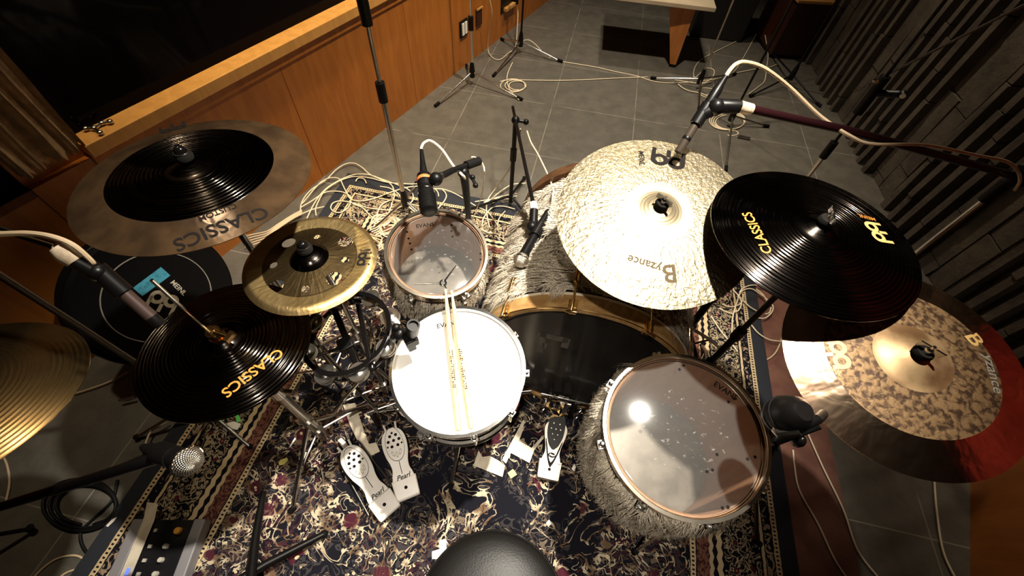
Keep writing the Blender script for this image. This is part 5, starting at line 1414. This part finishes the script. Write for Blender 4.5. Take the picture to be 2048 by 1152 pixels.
cable(TF, K2([(1180, 830), (1120, 900), (1100, 980)]), group=G3)
cable(TF, K2([(430, 600), (560, 610), (700, 670), (880, 780), (1000, 840), (1100, 970)]), group=G3)
cable(TF, K2([(460, 600), (490, 640), (498, 680)]), group=G3); cable(TF, K2([(530, 600), (575, 660), (560, 720), (480, 820)]), group=G3)
cable(TF, K2([(940, 1020), (1000, 1050), (1080, 1060)]), group=G3)
cable('cream cable hanging from the short boom to the bass drum microphone', [at(1054, 262, .52), at(1062, 285, .50), at(1075, 307, .50), at(1094, 346, .55), at(1106, 377, .66), p_tail + V((0, .02, .035)), p_tail], .0036)
cable('cream cable looping from the plug of the orange banded microphone', [xt, atd(843, 294, 1.175), atd(849, 285, 1.19), atd(862, 282, 1.21), atd(884, 299, 1.215), atd(907, 332, 1.195), atd(930, 356, 1.19), at(936, 372, .70)], .0036)
cable('thin cable drooping from the rear of the rack tom microphone arm', [e2 + V((-.02, 0, .012)), atd(952, 316, 1.235), atd(966, 330, 1.25), atd(968, 355, 1.32), at(962, 395, .20), at(945, 440, .03)], .0024)
# far floor
cable('cream cable running along the tiles from the far tripod foot', [(1122, 123), (1160, 129), (1195, 135), (1234, 144), (1273, 152), (1305, 162), (1340, 166), (1385, 164)], z0=0)
cable('cream cable lying straight across the tiles to the coil', [(1000, 163), (1020, 159), (1045, 160), (1120, 161), (1180, 159), (1240, 156), (1295, 154)], z0=0)
G4 = 'small coil on the tiles between two tripod stands'
for i, (rx, ry, dx) in enumerate(((25, 13, 0), (20, 11, 4), (17, 9, 9))):
    cable('cream loop of the small coil lying on the tiles between two tripod stands', [(1026 + dx + rx * cos(a), 171 + ry * sin(a)) for a in [radians(30 * k + 40 * i) for k in range(12)]], z0=0, group=G4)
cable('cable dropping from the coil to the tripod foot near the orange wall', [(1025, 125), (1016, 145), (1014, 162), (1020, 180), (1038, 200)], z0=0)
cable('pale cable hanging down from the jack box beside the furthest stand', [wl(3.60, .03, .205), wl(3.60, .05, .12), at(1031, 92, .03), at(1018, 105, .01), at(1000, 119, .01), at(985, 115, .01), at(976, 98, .04), at(978, 60, .2), at(984, 30, .33), at(979, -5, .45)], .0030)
cable('cable looping from the furthest stand hub down onto its leg', [at(1043, 82, .10), at(1057, 80, .08), at(1070, 88, .06), at(1086, 105, .03), at(1100, 116, .02)], .0030)
cable('pale cable falling from above to the stand before the wooden table leg', [at(1545, -20, .2), at(1525, 29, .06), (1500, 60), (1478, 79), (1466, 86), (1420, 109), (1398, 123), (1388, 140), (1390, 155), (1412, 137), (1428, 141), (1424, 156), (1408, 165), (1390, 166)], z0=0)
cable('pale cable coming down beside the black upright box', [at(1530, 35, .1), (1504, 84), (1482, 123), (1465, 146), (1440, 156), (1405, 162)], z0=0)
cable('pale cable bending along the tiles near the brown cabinet', [at(1530, 70, .1), (1536, 108), (1533, 137), (1529, 162), (1515, 175), (1497, 188)], z0=0)
cable('short cable leading behind the overhead microphone plug', [(1555, 128), (1540, 134), (1512, 138), (1465, 147), (1430, 154)], z0=0)
G5 = 'loops around the third tripod hub'
for pts in ([(1356, 168), (1366, 176), (1380, 182), (1400, 186), (1424, 196)], [(1395, 180), (1408, 176), (1425, 178), (1428, 184), (1412, 190)], [(1398, 188), (1410, 194), (1430, 198)], [(1350, 160), (1370, 163), (1400, 167), (1422, 164)]):
    cable('cream loop on the tiles at the tripod before the wooden table leg', pts, z0=0, group=G5)
G6 = 'coil under the big overhead microphone'
for i in range(4):
    rx, ry = 36 - i * 2.5, 19 - i * 1.5
    cable('cream loop of the coil under the white collared overhead microphone', [(1455 + i * 1.5 + rx * cos(a), 241 + i + ry * sin(a)) for a in [radians(30 * k + 70 * i) for k in range(13)]], z0=0, group=G6)
cable('cable tail with a plug beside the coil under the overhead microphone', [(1458, 262), (1472, 262), (1476, 268), (1462, 272), (1455, 270)], z0=0)
b = rod([at(1476, 272, .012), at(1500, 277, .012)], .010); single('plug', b, DIMCHROME, 'silver cable plug lying beside the coil on the tiles', 'plug')
# overhead mic cable
cable('tan cable arching from the overhead microphone along its dark red boom', [om_end, atd(1459, 141, 1.06), atd(1472, 128, 1.07), atd(1492, 124, 1.085), atd(1530, 137, 1.12), atd(1580, 175, 1.16), atd(1640, 232, 1.18), atd(1700, 272, 1.175), atd(1745, 288, 1.19), atd(1850, 290, 1.22), atd(1950, 310, 1.28), atd(2010, 322, 1.34), atd(2034, 340, 1.37), atd(2040, 362, 1.38), atd(2030, 380, 1.44)], .0048, CABLE)
cable('tan cable coming in from the left edge to the hi-hat microphone', [atd(-60, 470, .70), atd(0, 468, .70), atd(60, 467, .695), atd(110, 475, .69), atd(150, 493, .70), atd(185, 525, .725), hm_e + (hm_e - hm_t).normalized() * .03], .0046, CABLE)
# right side tangle
K3 = lambda pts: crop(1350, 480, 5.12, pts)
G7 = 'cables tangled on the rug behind the floor tom'; TR = 'cream cable in the tangle between the big hammered cymbal and the black one'
for pts in ([(660, 540), (690, 500), (760, 468), (850, 465), (940, 482)], [(640, 590), (690, 520), (780, 500), (880, 560), (965, 625)], [(600, 515), (680, 600), (760, 680), (840, 730)], [(660, 560), (620, 680), (590, 800), (580, 1000)],
            [(370, 780), (460, 920), (550, 1030), (640, 1140)], [(850, 800), (920, 800), (985, 750), (1005, 690), (980, 640)], [(780, 870), (860, 960), (980, 1025), (1150, 1040)], [(480, 655), (540, 680), (610, 680), (680, 640), (700, 560)],
            [(450, 700), (520, 735), (600, 760)], [(640, 560), (680, 640), (650, 720), (600, 740)], [(830, 500), (900, 560), (950, 640)], [(270, 610), (320, 710)], [(240, 740), (340, 665)], [(920, 760), (965, 745), (985, 690)]):
    cable(TR, K3(pts), group=G7)
cable('thin cable hanging straight across the rust mat behind the brown cymbal', [(1590, 600), (1580, 622), (1570, 655), (1559, 690), (1545, 712), (1520, 724), (1495, 725)], mat=CABLE, z0=.002)
cable('left of the two cables trailing over the rust mat at lower right', [(1586, 900), (1589, 931), (1599, 981), (1636, 1048), (1669, 1118), (1700, 1165)], mat=CABLEW, z0=.002)
cable('right of the two cables trailing over the rust mat at lower right', [(1605, 845), (1616, 868), (1646, 935), (1686, 1018), (1716, 1101), (1765, 1165)], mat=CABLEW, z0=.002)
cable('single cable on the tiles near the wooden wall at lower right', [(1862, 900), (1868, 955), (1873, 1018), (1886, 1101), (1915, 1165)], mat=CABLEW, z0=0)
# left side
cable('tan cable looping out of the bottom left corner', [(60, 1165), (82, 1140), (113, 1118), (147, 1111), (168, 1119), (181, 1140), (190, 1165)], mat=CABLE, z0=0)
cable('second tan cable loop beside the bottom left corner', [(110, 1165), (130, 1147), (155, 1139), (180, 1142), (200, 1155)], mat=CABLE, z0=0)
cable('thin tan cable at the far left under the plain golden cymbal', [(2, 905), (14, 930), (19, 965), (12, 1003)], mat=CABLE, z0=0)
cable('tan cable tied beside the silver ball microphone', [(290, 905), (292, 885), (303, 862), (320, 852), (334, 843)], mat=CABLE, z0=.02)
G8 = 'black cable loops on the tiles left of the mixer'
for i in range(3):
    cable('black cable loop on the dark tiles left of the small mixer', [(160 + (74 - i * 7) * cos(a) + 6 * i, 1010 + (52 - i * 6) * sin(a)) for a in [radians(28 * k + 50 * i) for k in range(13)]], .0055, CABLEB, 0, G8)
cable('black cable curving from the loops to the left side of the mixer', [(235, 960), (225, 1000), (190, 1035), (162, 1065), (170, 1100), (200, 1120), (228, 1124)], .005, CABLEB, 0)
G9 = 'cables running behind the two tone cymbal to the wall'
for i in range(5):
    cable('tan cable running along the orange wall behind the two tone cymbal', [(482 + i * 2, 474 + i * 5), (510, 468 + i * 5), (535, 462 + i * 4), (558 - i, 447 + i * 3), (585, 430 + i * 2), (604, 420 + i * 2)], mat=CABLE, z0=.02, group=G9)
G10 = 'chrome rods on the floor left of the hi-hat'
cable('pale cable crossing the dark tiles left of the hi-hat', [(140, 790), (170, 781), (215, 765), (255, 745)], mat=CABLE, z0=0)
b = rod([at(238, 801, .03), at(268, 794, .03)], .005); single('rod', b, CHROME, 'short chrome rod end lying left of the hi-hat', 'rod')
